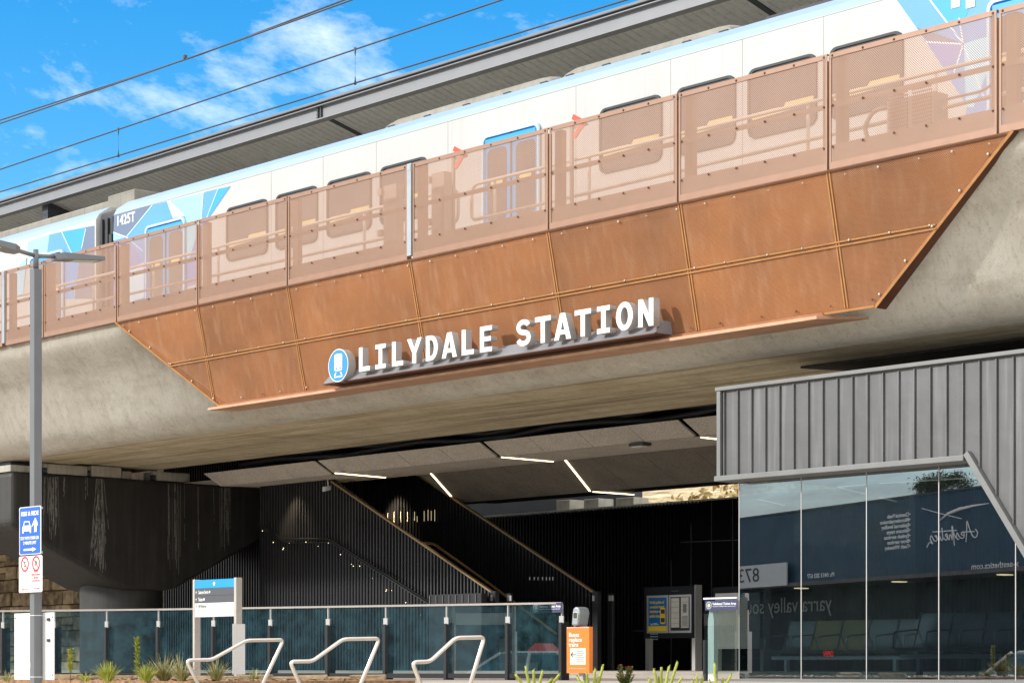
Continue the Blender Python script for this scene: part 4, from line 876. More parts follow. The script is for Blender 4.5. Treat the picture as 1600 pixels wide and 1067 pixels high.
b = MB(); b.box(-66, -46.4, 30.0, 30.6, GZ - .1, 3.6); b.build('mortar_core', pmat('mortar', (0.16, 0.12, 0.08), 0.95, var=0.2), sw)

# ------------------------------------------------------------------ felt ceiling with light strips
ce = thing('suspended_ceiling', 'folded grey felt ceiling panels hung beneath the viaduct', 'ceiling', (-28, 28, 3.6))
Y0, Z0c, Y1, Z1c, Y2, Z2c, Y3, Z3c, Y4 = 26.4, 3.985, 26.82, 3.74, 28.12, 3.74, 29.2, 3.245, 29.85
jnt = [-1.3493 * 26.4 + 4.93 * k for k in range(-1, 6)]
g = 0.012
xstart = onY(318, 740, Y0).x
pn = []
for k in range(len(jnt) - 1):
    w = 4.93 / 4
    for q in range(4):
        a = jnt[k] + w * q + (0.06 if q == 0 else g / 2); c = jnt[k] + w * (q + 1) - (0.06 if q == 3 else g / 2)
        if c < xstart or a > -12: continue
        a = max(a, xstart)
        b = MB(); b.hexa([(a, Y1, Z1c + .004), (c, Y1, Z1c + .004), (c, Y1 + .03, Z1c + .03), (a, Y1 + .03, Z1c + .03), (a, Y0, Z0c), (c, Y0, Z0c), (c, Y0 + .04, Z0c), (a, Y0 + .04, Z0c)]); b.build('fascia_panel', M['felt'], ce)
xf0 = onY(655, 742, Y2).x; xf1 = onY(716, 783, Y3).x
b = MB(); xu = onZ(384, 764, Z1c).x
b.add([(xstart, Y1, Z1c), (-12, Y1, Z1c), (-12, Y2, Z2c), (xu + 2, Y2, Z2c), (xu + 1.2, Y2 - .02, Z2c)], [(4, 3, 2, 1, 0)])
b.add([(xstart - 1.5, Y1 + .05, 3.9), (-12, Y1 + .05, 3.9), (-12, Y2 + 1.5, 3.9), (xstart - 1.5, Y2 + 1.5, 3.9)], [(3, 2, 1, 0)])
b.build('underside_panel', M['felt'], ce)
k = 0
for i in range(24):
    a = xf0 + i * 1.2325; c = a + 1.2325 - g
    if a > -12: break
    a1, c1 = (a if i else xf0), c
    sh = (xf1 - xf0)
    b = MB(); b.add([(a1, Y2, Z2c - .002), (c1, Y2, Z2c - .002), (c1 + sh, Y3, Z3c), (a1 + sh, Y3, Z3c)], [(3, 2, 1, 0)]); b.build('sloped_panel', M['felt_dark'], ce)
b = MB(); b.add([(xf0 - .01, Y2 + .02, Z2c + .02), (-11, Y2 + .02, Z2c + .02), (-11, Y3 + .02, Z3c + .02), (xf1 - .01, Y3 + .02, Z3c + .02)], [(3, 2, 1, 0)]); b.add([(xf1, Y3, Z3c + .002), (-11, Y3, Z3c + .002), (-11, Y4, Z3c), (xf1 + .4, Y4, Z3c)], [(3, 2, 1, 0)])
b.add([(xf1 + .4, Y4, Z3c), (-11, Y4, Z3c), (-11, Y4, 4.2), (xf1 + .4, Y4, 4.2)], [(0, 1, 2, 3)]); b.build('dark_backing', M['black'], ce)
pS, nS = Vector((0, Y2, Z2c)), Vector((0, (Z2c - Z3c), (Y3 - Y2))).normalized()
def strip(p, q, nrm, label, w=0.034):
    r = thing('light_strip', label, 'light strip', (p + q) / 2, 'warm light strips in the felt ceiling')
    b = MB(); b.bar(p - nrm * 0.012, q - nrm * 0.012, w, 0.016, up=nrm); b.build('diffuser', M['strip'], r)
    b = MB(); b.bar(p - nrm * 0.002, q - nrm * 0.002, w + 0.03, 0.006, up=nrm); b.build('housing', M['black'], r); return r
strip(onZ(524, 738, Z1c), onZ(602, 745, Z1c), ZV, 'leftmost warm light strip, nearly level, above the lower stair rail')
strip(onP(673, 738, pS, nS), onP(705, 774, pS, nS), nS, 'steep warm light strip above the upper stair rail')
strip(onZ(784, 713, Z1c), onZ(864, 720, Z1c), ZV, 'nearly level warm light strip left of the steepest long strip')
strip(onP(884, 718, pS, nS), onP(922, 766, pS, nS), nS, 'long steep warm light strip in the middle of the ceiling')
strip(onZ(927, 767, Z3c), onZ(990, 771.5, Z3c), ZV, 'low warm light strip on the dark edge beside the long steep strip')
strip(onZ(1096, 682, Z1c), onZ(1140, 687, Z1c), ZV, 'rightmost warm light strip cut off by the grey shelter cladding')
p = onZ(1000, 692, Z1c); sl = thing('surface_lamp', 'small dark surface lamp with pale lens on the felt ceiling', 'lamp', p)
b = MB(); b.box(p.x - .17, p.x + .17, p.y - .1, p.y + .1, Z1c - .05, Z1c - .003); b.build('housing', M['steel_dark'], sl); b = MB(); b.box(p.x - .13, p.x + .13, p.y - .09, p.y + .05, Z1c - .075, Z1c - .051); b.build('lens', M['sign_white'], sl, bevel=0.01)
p = onZ(512, 749, Z1c); sc_ = thing('security_camera', 'small white security camera hanging from the felt ceiling', 'camera', p)
MB().tube([p, p + Vector((.02, 0, -.14))], 0.014, 8).build('stem', M['sign_white'], sc_); b = MB(); b.hexa([Vector(v) + p for v in [(-.02, -.12, -.25), (.06, -.12, -.25), (.06, .08, -.2), (-.02, .08, -.2), (-.02, -.12, -.15), (.06, -.12, -.15), (.06, .08, -.12), (-.02, .08, -.12)]]); b.build('housing', M['sign_white'], sc_, bevel=0.01)

# ------------------------------------------------------------------ stairs with slatted black side walls
YA, YB = 27.5, 29.0
fA = at(771, 925, 42); 
sA_ = 0.487
xA0, zA0 = onY(771, 925, YA).x, onY(771, 925, YA).z; xA1, zA1 = onY(520, 752, YA).x, onY(520, 752, YA).z
xB0, zB0 = onY(930, 925, YB).x, onY(930, 925, YB).z; xB1, zB1 = onY(655, 742, YB).x, onY(655, 742, YB).z
lA = lambda x: zA0 + (zA1 - zA0) * (x - xA0) / (xA1 - xA0)
lB = lambda x: zB0 + (zB1 - zB0) * (x - xB0) / (xB1 - xB0)
st = thing('staircase', 'black slatted staircase rising left to the platform with bronze handrails', 'staircase', ((xA0 + xA1) / 2, 28.3, CZ))
XL = -38.98
b = MB(); x = XL
while x < xA0 - 0.02:
    top = min(3.78, lA(x) - 0.03)
    b.box(x, x + 0.032, YA - 0.055, YA - 0.005, CZ, top); x += 0.098
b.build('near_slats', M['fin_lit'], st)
b = MB(); b.prism([(XL, YA, CZ), (xA0, YA, CZ), (xA0, YA, lA(xA0) - .05), (xA1, YA, 3.75), (XL, YA, 3.75)], (0, 0.04, 0)); b.build('near_backing', M['black'], st)
b = MB(); x = -45.0
while x < xB0 - 0.02:
    top = min(4.6, lB(x) - 0.03); b.box(x, x + 0.030, YB - 0.05, YB - 0.005, CZ, top); x += 0.098
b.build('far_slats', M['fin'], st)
b = MB(); b.prism([(-45, YB, CZ), (xB0, YB, CZ), (xB0, YB, lB(xB0) - .05), (xB1, YB, zB1 - .05), (xB1 - 1.7, YB, 4.6), (-45, YB, 4.6)], (0, 0.04, 0)); b.build('far_backing', M['black'], st)
def rail2(xa, za, xb, zb, Y, w=.07, h=.035): mbx = MB(); mbx.bar((xa, Y, za), (xb, Y, zb), w, h); return mbx.build('cap_rail', M['brass'], st)
rail2(xA0, zA0, xA1, zA1, YA - 0.02); rail2(xB0, zB0, xB1, zB1, YB - 0.02)
pts = [onY(*q, 28.72) for q in ((655, 848), (676, 848), (760, 908), (870, 990))]
MB().tube(fillet(pts, 0.15), 0.026, 10).build('handrail', M['brass'], st)
for q in ((700, 866), (760, 908), (820, 953)): c = onY(*q, 28.72); MB().tube([c + Vector((0, 0, -.02)), c + Vector((0, .12, -.08)), c + Vector((0, .25, -.08))], 0.012, 6).build('rail_bracket', M['brass'], st)
for i in range(22):
    xr = -32.0 - 0.31 * i; b = MB(); b.box(xr - 0.34, xr, YA + 0.05, YB - 0.06, CZ, CZ + 0.152 * (i + 1)); b.build('step', M['plaza'], st)
    b = MB(); b.box(xr - 0.05, xr + 0.004, YA + 0.06, YB - 0.07, CZ + 0.152 * (i + 1) + .001, CZ + 0.152 * (i + 1) + .006); b.build('nosing', M['clad_trim'], st)
# end posts
for x, z, Y in ((xA0, zA0, YA), (xB0, zB0, YB)):
    b = MB(); b.box(x - .02, x + .12, Y - .06, Y + .04, CZ, z + .02); b.box(x + .13, x + .25, Y + .2, Y + .26, CZ, z - .02); b.build('end_post', M['black'], st, bevel=.006)
    b = MB()
    for d, yy in ((0.0, -.075), (0.17, .18), (.24, .18)): b.box(x + d, x + d + .05, Y + yy, Y + yy + .014, z - .16, z - .06)
    b.build('clip', M['alum'], st)
# lower wall rail with small lamps
pts = [onY(*q, 27.36) for q in ((405, 818), (441, 842), (514, 841), (700, 958))]
MB().tube(fillet(pts, .1), .022, 8).build('lower_handrail', M['black'], st)
b = MB(); pb_ = [(pts[0].x, pts[0].z - .06), (pts[1].x, pts[1].z - .06), (pts[2].x, pts[2].z - .06), (pts[3].x, pts[3].z - .06), (pts[3].x + .3, CZ), (pts[0].x, CZ)]
b.prism([(x, 27.40, z) for x, z in pb_], (0, .03, 0)); b.build('lower_panel', M['black'], st)
b = MB(); x = pts[0].x
def zlow(x):
    for (p, q) in zip(pts[:-1], pts[1:]):
        if x <= q.x: return p.z + (q.z - p.z) * (x - p.x) / (q.x - p.x)
    return CZ + .2
while x < pts[3].x: b.box(x, x + .022, 27.38, 27.399, CZ, zlow(x) - .09); x += .098
b.build('lower_slats', M['fin'], st)
for q in ((410, 829), (427, 847), (443, 856), (442, 858), (452, 848), (478, 846.5), (497, 853), (513, 848), (532, 866), (552, 884), (549, 881), (562, 884), (582, 903), (603, 923), (604, 921), (612, 922), (634, 941), (657, 960)):
    c = onY(*q, 27.345); b = MB(); b.sphere(c, random.choice((.005, .007, .010)), 6, 4); b.build('rail_lamp', M['lamp_small'], st)
for x, z0, z1 in ((606, 801, 813), (616, 799, 817), (626.5, 799, 815), (637, 799, 815), (648, 799, 813), (652, 806, 815), (663, 798, 814), (669, 796, 813), (674, 798, 813), (679.5, 796, 814)):
    p, q = onY(x, z0, YB - .055), onY(x, z1, YB - .055); b = MB(); b.box(p.x - .005, p.x + .005, YB - .062, YB - .056, q.z, p.z); b.build('slit_glint', pmat('dim warm glint', (0.5, 0.45, 0.35), 0.5, var=0.02, emit=(1.0, 0.8, 0.5, 0.25)), st)  # glints on the far slats drawn as faint glowing strips, no lamps
for x in (828, 835, 841, 848, 854, 859, 864):
    p, q = onY(x, 901, YB - .055), onY(x, 906, YB - .055); b = MB(); b.box(p.x - .012, p.x + .012, YB - .062, YB - .056, q.z, p.z); b.build('slit_glint', M['sign_white'], st)  # more glints, drawn as plain white strips
p, q = onY(670, 945, 27.2), onY(752, 926, 27.2)
gb = thing('grille_box', 'low black slatted box at the foot of the stairs', 'box', ((p.x + q.x) / 2, 27.25, CZ))
b = MB(); b.box(p.x, q.x, 27.2, 27.34, CZ, q.z); b.build('case', M['black'], gb); b = MB()
for i in range(8): b.box(p.x + .03 + i * (q.x - p.x) / 8, p.x + .05 + i * (q.x - p.x) / 8, 27.185, 27.199, p.z + .02, q.z - .02)
b.build('slats', M['joint'], gb)
# two small downlights that wash the slats as in the photograph
for q, Y, e in (((598, 748), YB - .45, 170), ((440, 766), YA - .45, 40)):
    p = onY(*q, Y); ld = bpy.data.lights.new('downlight', 'SPOT'); lo = bpy.data.objects.new('downlight', ld); COL.objects.link(lo); lo.location = (p.x, Y, 3.68); lo.rotation_euler = (R(22), 0, 0)
    ld.energy = e; ld.spot_size = R(80); ld.spot_blend = .8; ld.color = (1, .8, .52); ld.shadow_soft_size = .05

# ------------------------------------------------------------------ far black walls
YF = 34.0
zf = onY(1000, 790, YF).z
fw = thing('slatted_wall', 'tall black slatted screen wall at the back of the concourse', 'wall', (-32, YF, CZ))
b = MB(); x = -46.0
while x < -22: b.box(x, x + .045, YF - .07, YF, CZ, zf); x += .105
b.build('slats', M['fin'], fw)
b = MB(); b.box(-46, -22, YF + .002, YF + .06, CZ, zf - .02); b.build('backing', M['black'], fw)
pw = thing('panel_wall', 'smooth black panel wall with slanted edge and thin grey joints', 'wall', (-26, YF - .2, CZ))
YW = 33.6
T_ = lambda x, y: onY(x, y, YW)
ptsW = [T_(1096, 783), T_(1250, 770), T_(1250, 1050), T_(990, 1050), T_(990, 985), T_(1006, 985)]
b = MB(); b.prism([(p.x, YW, max(CZ, p.z)) for p in ptsW], (0, .15, 0)); b.build('panels', M['blackpanel'], pw)
b = MB()
for (a, c) in (((1112, 782), (1112, 1050)), ((1145, 780), (1145, 1050)), ((1080, 817), (1080, 1050)), ((1049, 875), (1049, 1050)), ((1020, 985), (1020, 1050)), ((1063, 847), (1160, 843)), ((990, 985), (1020, 985))):
    p, q = T_(*a), T_(*c); p.y = q.y = YW - .006; p.z = max(CZ, p.z); q.z = max(CZ, q.z); b.bar(p, q, .004, .022, up=(ZV if abs(p.z - q.z) < .3 else XV))
b.build('joint', M['joint'], pw)
# far blocks and ledges of the other bridge half seen through the slot
for a, c, z0, z1, lab in ((869, 890, 780, 797, 'small pale concrete block in the slot above the slatted wall, leftmost'), (912, 935, 778, 792, 'pale concrete block in the slot above the slatted wall, middle one'), (962, 990, 776, 792, 'pale concrete block in the slot above the slatted wall next to dry grass')):
    p, q = onY(a, z1, 37), onY(c, z0, 37); r = thing('concrete_block', lab, 'concrete block', (p.x, 37, p.z), 'concrete blocks in the slot above the slatted wall'); b = MB(); b.box(p.x, q.x, 37, 37.5, 2.5, q.z); b.build('block', M['block_concrete'], r, bevel=.015)
b = MB(); b.box(-60, -20, 36.9, 38.2, -.4, onY(930, 793, 37).z); o = b.build('far_abutment', M['block_concrete']); tag(o, 'long pale concrete ledge behind the slatted wall under the bridge', 'ledge')
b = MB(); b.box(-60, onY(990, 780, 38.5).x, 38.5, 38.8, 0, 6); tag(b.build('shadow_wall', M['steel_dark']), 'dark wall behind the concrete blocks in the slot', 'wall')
# golden bushes on the bank
def leaf_cloud(name, mt, c, rad, n, s, parent=None, seed=1):
    rr = random.Random(seed); b = MB()
    for i in range(n):
        while True:
            p = Vector((rr.uniform(-1, 1), rr.uniform(-1, 1), rr.uniform(-1, 1)))
            if p.length < 1: break
        p = Vector((p.x * rad[0], p.y * rad[1], p.z * rad[2])) + Vector(c); q = Matrix.Rotation(rr.uniform(0, 6.28), 3, Vector((rr.uniform(-1, 1), rr.uniform(-1, 1), rr.uniform(-1, 1))).normalized())
        k = s * rr.uniform(.5, 1.3); b.add([p + q @ Vector(v) * k for v in ((-.5, 0, 0), (0, -.3, .1), (.6, 0, 0), (0, .3, .1))], [(0, 1, 2, 3)])
    return b.build(name, mt, parent)
b = MB()
gs = tag(leaf_cloud('dry_grass', M['leaf_gold'], (-29, 45.5, 4.3), (17, 2.5, 1.0), 9000, .22, seed=4), 'golden dry grass and bushes on the bank behind the station', 'grass'); gs['kind'] = 'stuff'

# ------------------------------------------------------------------ glazed waiting shelter with grey standing seam cladding
YBD, YG = 22.0, 22.3
XS0 = onY(1124, 680, YBD).x; XS1 = -6.0
wb = thing('waiting_shelter', 'glazed waiting shelter with grey standing seam cladding under the viaduct', 'shelter', ((XS0 + XS1) / 2, 24, GZ))
ztop = onY(1124, 612, YBD).z; zcb = onY(1124, 750, YBD).z
xk = onY(1511, 716, YBD).x; zk = zcb; xk2 = onY(1600, 868, YBD).x; zk2 = onY(1600, 868, YBD).z
slope = (zk2 - zk) / (xk2 - xk); xend = xk + (GZ - zk) / slope
b = MB(); b.prism([(XS0, YBD, zcb), (xk, YBD, zcb), (xend, YBD, GZ), (XS1, YBD, GZ), (XS1, YBD, ztop), (XS0, YBD, ztop)], (0, .18, 0)); b.build('cladding', M['clad'], wb)
b = MB(); x = XS0 + .10
while x < XS1:
    z0 = zcb + .05 if x < xk else max(GZ, zk + slope * (x - xk) + .05)
    b.box(x, x + .014, YBD - .03, YBD - .001, z0, ztop - .02); x += .243
b.build('standing_seam', M['clad'], wb)
b = MB(); b.box(XS0 - .03, XS1, YBD - .06, YBD + .3, ztop + .002, ztop + .055); b.build('roof_trim', M['clad_trim'], wb, bevel=.008)
b = MB(); b.box(XS0 - .006, XS0 + .06, YBD - .05, YBD - .002, zcb, ztop); b.build('corner_trim', M['clad_trim'], wb, bevel=.005)
b = MB(); b.box(XS0 - .03, xk, YBD - .075, YBD + .30, zcb - .02, zcb + .05); b.build('sill_trim', M['clad_trim'], wb, bevel=.008)
dv = Vector((xend - xk, 0, GZ - zk)).normalized(); nv = Vector((-dv.z, 0, dv.x)) * -1
b = MB(); A = Vector((xk, 0, zcb + .05)); B = Vector((xend, 0, GZ + .05)); o_ = Vector((dv.z, 0, -dv.x)) * .075
b.add([A + YV * (YBD - .075), A - o_ + YV * (YBD - .075), B - o_ + YV * (YBD - .075), B + YV * (YBD - .075), A + YV * (YBD + .3), A - o_ + YV * (YBD + .3), B - o_ + YV * (YBD + .3), B + YV * (YBD + .3)], [(0, 1, 2, 3), (7, 6, 5, 4), (4, 5, 1, 0), (5, 6, 2, 1), (6, 7, 3, 2), (7, 4, 0, 3)]); b.build('raking_trim', M['clad_trim'], wb)
b = MB(); b.box(XS0, XS1, YBD + .19, 26.0, ztop - .25, ztop); b.build('roof', M['steel_grey'], wb)
b = MB(); b.box(XS0 + .02, XS1, YBD + .301, 26.0, zcb + .03, zcb + .06); b.build('ceiling', M['clad_trim'], wb)
b = MB(); b.box(XS0, XS1, YBD - .02, 26.0, GZ - .12, GZ + .006); b.build('floor', M['clad_trim'], wb)
ms = [onY(px, 900, YG).x for px in (1155, 1252, 1354, 1467, 1587)] + [onY(1587, 900, YG).x + 1.13 * k for k in (1, 2, 3)]
ztg = zcb + .02
for a, c in zip(ms[:-1], ms[1:]):
    pts = [(a + .006, GZ + .01), (c - .006, GZ + .01), (c - .006, ztg), (a + .006, ztg)]
    if c > xend: continue
    mbx = MB(); mbx.add([(x, YG, z) for x, z in pts], [(0, 1, 2, 3)]); mbx.build('glass_pane', M['glass_dark'], wb)
for i, x in enumerate(ms):
    b = MB(); b.box(x - .006, x + .006, YG - .004, YG + .02, GZ + .01, ztg); b.build('mullion', M['alum'], wb)
b = MB(); b.box(ms[0] - .02, ms[-1], YG - .05, YG + .05, GZ + .007, GZ + .03); b.build('base_channel', M['clad_trim'], wb)
b = MB(); b.add([(ms[0], YG + .02, GZ + .01), (ms[0], 26, GZ + .01), (ms[0], 26, ztg), (ms[0], YG + .02, ztg)], [(0, 1, 2, 3)]); b.build('end_glass', M['glass_clear'], wb)
b = MB(); b.box(ms[1] + 1.2, XS1, 25.9, 26.0, GZ, zcb); b.build('rear_wall', M['blackpanel'], wb)
b = MB(); b.box(ms[2] - .5, XS1, 25.2, 25.25, .52, .60); b.box(ms[2] - .5, XS1, 25.25, 25.89, .6, .63); b.build('window_ledge', M['clad_trim'], wb)
def clamp(x, z0=.14): pass
for (a, c, lab) in (((1374, 755), (1524, 746), 'long white light strip inside the shelter ceiling'), ((1374, 777), (1400, 783), 'short white light strip below the long one inside the shelter'), ((1310, 761), (1354, 772), 'slanting white light strip in the third shelter pane'), ((1310, 760.5), (1353, 757), 'level white light strip in the third shelter pane'), ((1186, 780), (1225, 789), 'short white light strip inside the first shelter pane')):
    z = zcb + .015; p, q = onZ(*a, z), onZ(*c, z)
    if p.y > 26 or q.y > 26: pass
    r = thing('light_strip', lab, 'light strip', (p + q) / 2, 'white light strips seen through the shelter glass'); b = MB(); b.bar(p, q, .03, .012); b.build('diffuser', M['strip_cool'], r)
# benches
def bench(x0, y, n, label, gold=()):
    r = thing('waiting_bench', label, 'bench', (x0, y, GZ), 'perforated steel benches in and beside the shelter'); w = .56
    for i in range(n):
        xa = x0 + i * w; mt = M['seat_gold'] if i in gold else M['seat_metal']
        prof_ = [(y, .25), (y + .12, .215), (y + .38, .20), (y + .47, .24), (y + .52, .33), (y + .62, .64), (y + .66, .72)]
        b = MB(); b.smooth = True
        for (ya, za), (yb, zb) in zip(prof_[:-1], prof_[1:]): b.add([(xa + .02, ya, za), (xa + w - .02, ya, za), (xa + w - .02, yb, zb), (xa + .02, yb, zb)], [(0, 1, 2, 3)])
        b.build('seat', mt, r, weld=True)
    for i in range(n + 1):
        xa = x0 + i * w; MB().tube(fillet([(xa, y + .60, .50), (xa, y + .05, .46), (xa, y + .05, .22), (xa, y + .4, .18)], .08), .014, 6).build('armrest', M['seat_frame'], r)
        MB().tube([(xa, y, .25), (xa, y + .47, .22), (xa, y + .66, .74)], .012, 6).build('seat_rib', M['seat_frame'], r)
    b = MB(); b.box(x0, x0 + n * w, y + .2, y + .27, .10, .16); b.build('beam', M['seat_frame'], r)
    for xa in (x0 + .3, x0 + n * w - .3): b = MB(); b.box(xa - .03, xa + .03, y + .2, y + .27, GZ + .01, .10); b.box(xa - .04, xa + .04, y, y + .5, GZ + .008, GZ + .04); b.build('leg', M['seat_frame'], r)
    return r
b0 = onY(1192, 1020, 27.0); bench(b0.x, 27.0, 5, 'steel bench with two yellow seats behind the left shelter panes', gold=(1, 2))
b1 = onY(1392, 1020, 24.2); bench(b1.x, 24.2, 3, 'steel bench inside the shelter left of the long bench end'); bench(b1.x + 1.9, 24.2, 4, 'steel bench inside the shelter at the far right of the panes')

# ------------------------------------------------------------------ glass balustrade
pxs = [-78, 5, 85, 167, 248, 334, 423, 513, 603, 698, 794, 878]
HB = 0.885
def bray(px, y): return at(px, y, HB / ((HY - y) / F))
K0, K1, K2 = bray(-78, 955.0), bray(262, 951.6), bray(878, 941.8)
def on_seg(px, A, B):
    n = Vector((B.y - A.y, A.x - B.x, 0)); d = ray(px, HY); p = d * (A.dot(n) / d.dot(n)); return Vector((p.x, p.y, HB))
bpts = [on_seg(px, K0, K1) if px < 262 else on_seg(px, K1, K2) for px in pxs]
bal = thing('glass_balustrade', 'long teal tinted glass balustrade with black posts and pale top rail', 'balustrade', (bpts[6].x, bpts[6].y, GZ))
for i, (a, c) in enumerate(zip(bpts[:-1], bpts[1:])):
    d = (c - a).normalized(); A, B = a + d * .02, c - d * .02
    mbx = MB(); mbx.add([Vector((A.x, A.y, GZ + .10)), Vector((B.x, B.y, GZ + .10)), Vector((B.x, B.y, HB - .02)), Vector((A.x, A.y, HB - .02))], [(0, 1, 2, 3)]); mbx.build('glass_panel', M['glass'], bal)
    mbx = MB(); mbx.bar(Vector((a.x, a.y, HB)), Vector((c.x, c.y, HB)), .05, .028); mbx.build('top_rail', M['stainless'], bal)
    mbx = MB(); mbx.bar(Vector((A.x, A.y, GZ + .06)), Vector((B.x, B.y, GZ + .06)), .05, .07); mbx.build('base_channel', M['black'], bal)
for i, a in enumerate(bpts):
    c = Vector((a.x, a.y, 0)); b = MB(); b.box(c.x - .035, c.x + .035, c.y + .02, c.y + .11, GZ, HB - .26); b.box(c.x - .03, c.x + .03, c.y - .04, c.y + .019, GZ, HB - .27); b.build('post', M['black'], bal, bevel=.004)
    b = MB(); b.box(c.x - .008, c.x + .008, c.y - .012, c.y + .02, HB - .26, HB - .015); b.box(c.x - .04, c.x + .05, c.y - .018, c.y - .004, HB - .28, HB - .18); b.build('clip', M['alum'], bal)
# validated ticket area sign on its right end
def vsign(px0, px1, y0, y1, Y, label, plain=0):
    a, c = onY(px0, y1, Y), onY(px1, y0, Y); w, h = c.x - a.x, c.z - a.z
    r = thing('ticket_area_sign', label, 'sign', (a.x, Y, a.z), 'validated ticket area signs on glass')
    b = MB(); b.box(a.x, c.x, Y, Y + .006, a.z, c.z); b.build('panel', M['sign_navy'], r)
    flat([circle(a.x + h * .55, a.z + h * .52, h * .40, n=24), circle(a.x + h * .55, a.z + h * .52, h * .33, n=24)], .002, 'badge_ring', M['lens'], r, (0, Y - .001, 0)); flat([circle(a.x + h * .55, a.z + h * .52, h * .24, n=6)], .002, 'badge', M['lens'], r, (0, Y - .001, 0))
    text('Validated Ticket Area', h * .36, M['letter_white'], r, (a.x + h * 1.08, Y - .001, a.z + h * .54), fit=w - h * 1.22, depth=.002, bold=.02)
    text('You need a validated ticket past this point', h * .16, M['letter_white'], r, (a.x + h * 1.08, Y - .001, a.z + h * .34), fit=w - h * 1.3, depth=.002)
    return r
e = bpts[-1]
vsign(832, 877.5, 941, 957.5, e.y - .05, 'navy Validated Ticket Area sign on the balustrade beside the orange board')
# second short glass screen at the shelter
g0, g1 = onY(1100, 935, YG - .10), onY(1152, 935, YG - .10)
gs2 = thing('glass_screen', 'short glass screen with pale top band beside the shelter', 'glass screen', (g0.x, YG - .10, GZ))
b = MB(); b.add([(g0.x, YG - .10, GZ + .1), (g1.x, YG - .10, GZ + .1), (g1.x, YG - .10, g0.z), (g0.x, YG - .10, g0.z)], [(0, 1, 2, 3)]); b.build('glass_panel', M['glass_clear'], gs2)
b = MB(); b.box(g0.x - .03, g0.x + .03, YG - .09, YG - .03, GZ, GZ + .55); b.build('post', M['black'], gs2)
b = MB(); b.box(g0.x, g1.x, YG - .115, YG - .09, g0.z - .01, g0.z + .012); b.build('top_rail', M['sign_white'], gs2)
vsign(1102, 1152, 937, 953, YG - .13, 'navy Validated Ticket Area sign on the short glass screen beside the shelter')
# slim pale pole behind the short screen
PY = YG - .03; p = onY(1114, 1055, PY); pl = thing('pale_post', 'slim pale post with angled top behind the short glass screen', 'post', (p.x, PY, GZ))
b = MB(); b.box(p.x - .055, p.x + .055, PY - .04, PY + .04, GZ, .62); b.build('shaft', M['sign_white'], pl); b = MB(); b.hexa([(p.x - .055, PY - .039, .62), (p.x + .055, PY - .039, .62), (p.x + .055, PY + .039, .62), (p.x - .055, PY + .039, .62), (p.x - .02, PY - .039, .78), (p.x + .02, PY - .039, .78), (p.x + .02, PY + .039, .78), (p.x - .02, PY + .039, .78)]); b.build('head', M['sign_white'], pl)

# ------------------------------------------------------------------ notice boards at the back
def board(cx, Y, wpx, label, posters):
    top, bot, leg = 914, 997, 1047
    a = onY(cx - wpx / 2, bot, Y); c = onY(cx + wpx / 2, top, Y); w, h = c.x - a.x, c.z - a.z
    r = thing('notice_board', label, 'notice board', ((a.x + c.x) / 2, Y, CZ), 'double poster boards on two legs')
    b = MB(); b.box(a.x, c.x, Y, Y + .16, a.z, c.z); b.build('case', pmat('board case black', (0.014, 0.016, 0.02), 0.6, var=0.15, spec=0.2), r, bevel=.012)
    b = MB()
    b.box(c.x + .001, c.x + .012, Y - .01, Y + .17, CZ, c.z + .01); b.build('side_plate', M['alum'], r)
    for x in (a.x + .06, c.x - .06): b = MB(); b.box(x - .05, x + .05, Y + .03, Y + .13, CZ, a.z - .002); b.build('leg', M['alum'], r)
    return r, a, c, w, h
r, a, c, w, h = board(1046, 30.0, 80, 'dark notice board with blue safety poster and timetable sheets', True)
def dframe(r, x0, x1, z0, z1, Y, mt):
    f = flat([[(x0, z0), (x1, z0), (x1, z1), (x0, z1)], [(x0 + .04, z0 + .04), (x1 - .04, z0 + .04), (x1 - .04, z1 - .04), (x0 + .04, z1 - .04)]], .015, 'poster_frame', M['alum'], r, (0, Y - .001, 0))
    b = MB(); b.box(x0 + .04, x1 - .04, Y - .006, Y - .001, z0 + .04, z1 - .04); return b.build('poster', M[mt], f)
xm = a.x + w * .50; zA_, zB_ = a.z + h * .10, a.z + h * .83; Yb_ = 30.0
ps = dframe(r, a.x + w * .07, xm - .01, zA_, zB_, Yb_, 'poster_blue'); px0, px1 = a.x + w * .07 + .04, xm - .05
b = MB(); b.box(px0, px1, Yb_ - .009, Yb_ - .0065, zA_ + .04, zA_ + .13); b.build('footer', M['yellow'], ps)
for i, s in enumerate(('Notify police of', 'unwanted sexual', 'behaviour on', 'public transport')): text(s, .075, M['yellow'], ps, (px0 + .03, Yb_ - .0065, zB_ - .15 - i * .085), fit=(px1 - px0) * (.78 if i != 2 else .6), depth=.002, bold=.02)
for i, s in enumerate(('Text STOPIT to', '0499 455 455')): text(s, .055, M['letter_white'], ps, (px0 + .04, Yb_ - .0065, zB_ - .55 - i * .065), fit=(px1 - px0) * .45, depth=.002, bold=.01)
for i in range(3): text('report it when you can safely', .03, M['lv_pale'], ps, (px0 + .04, Yb_ - .0065, zB_ - .72 - i * .05), fit=(px1 - px0) * .42, depth=.002)
flat([rrect(.13, .3, .03)], .003, 'phone', M['yellow'], ps, (px1 - .17, Yb_ - .0065, zA_ + .17))
for z in (.20, .36): MB().box(px1 - .155, px1 - .055, Yb_ - .0115, Yb_ - .0097, zA_ + z, zA_ + z + .08).build('phone_screen', M['text_dark'], ps)
ps = dframe(r, xm + .01, c.x - w * .06, zA_, zB_, Yb_, 'black'); q0, q1 = xm + .05, c.x - w * .06 - .04; wq = q1 - q0
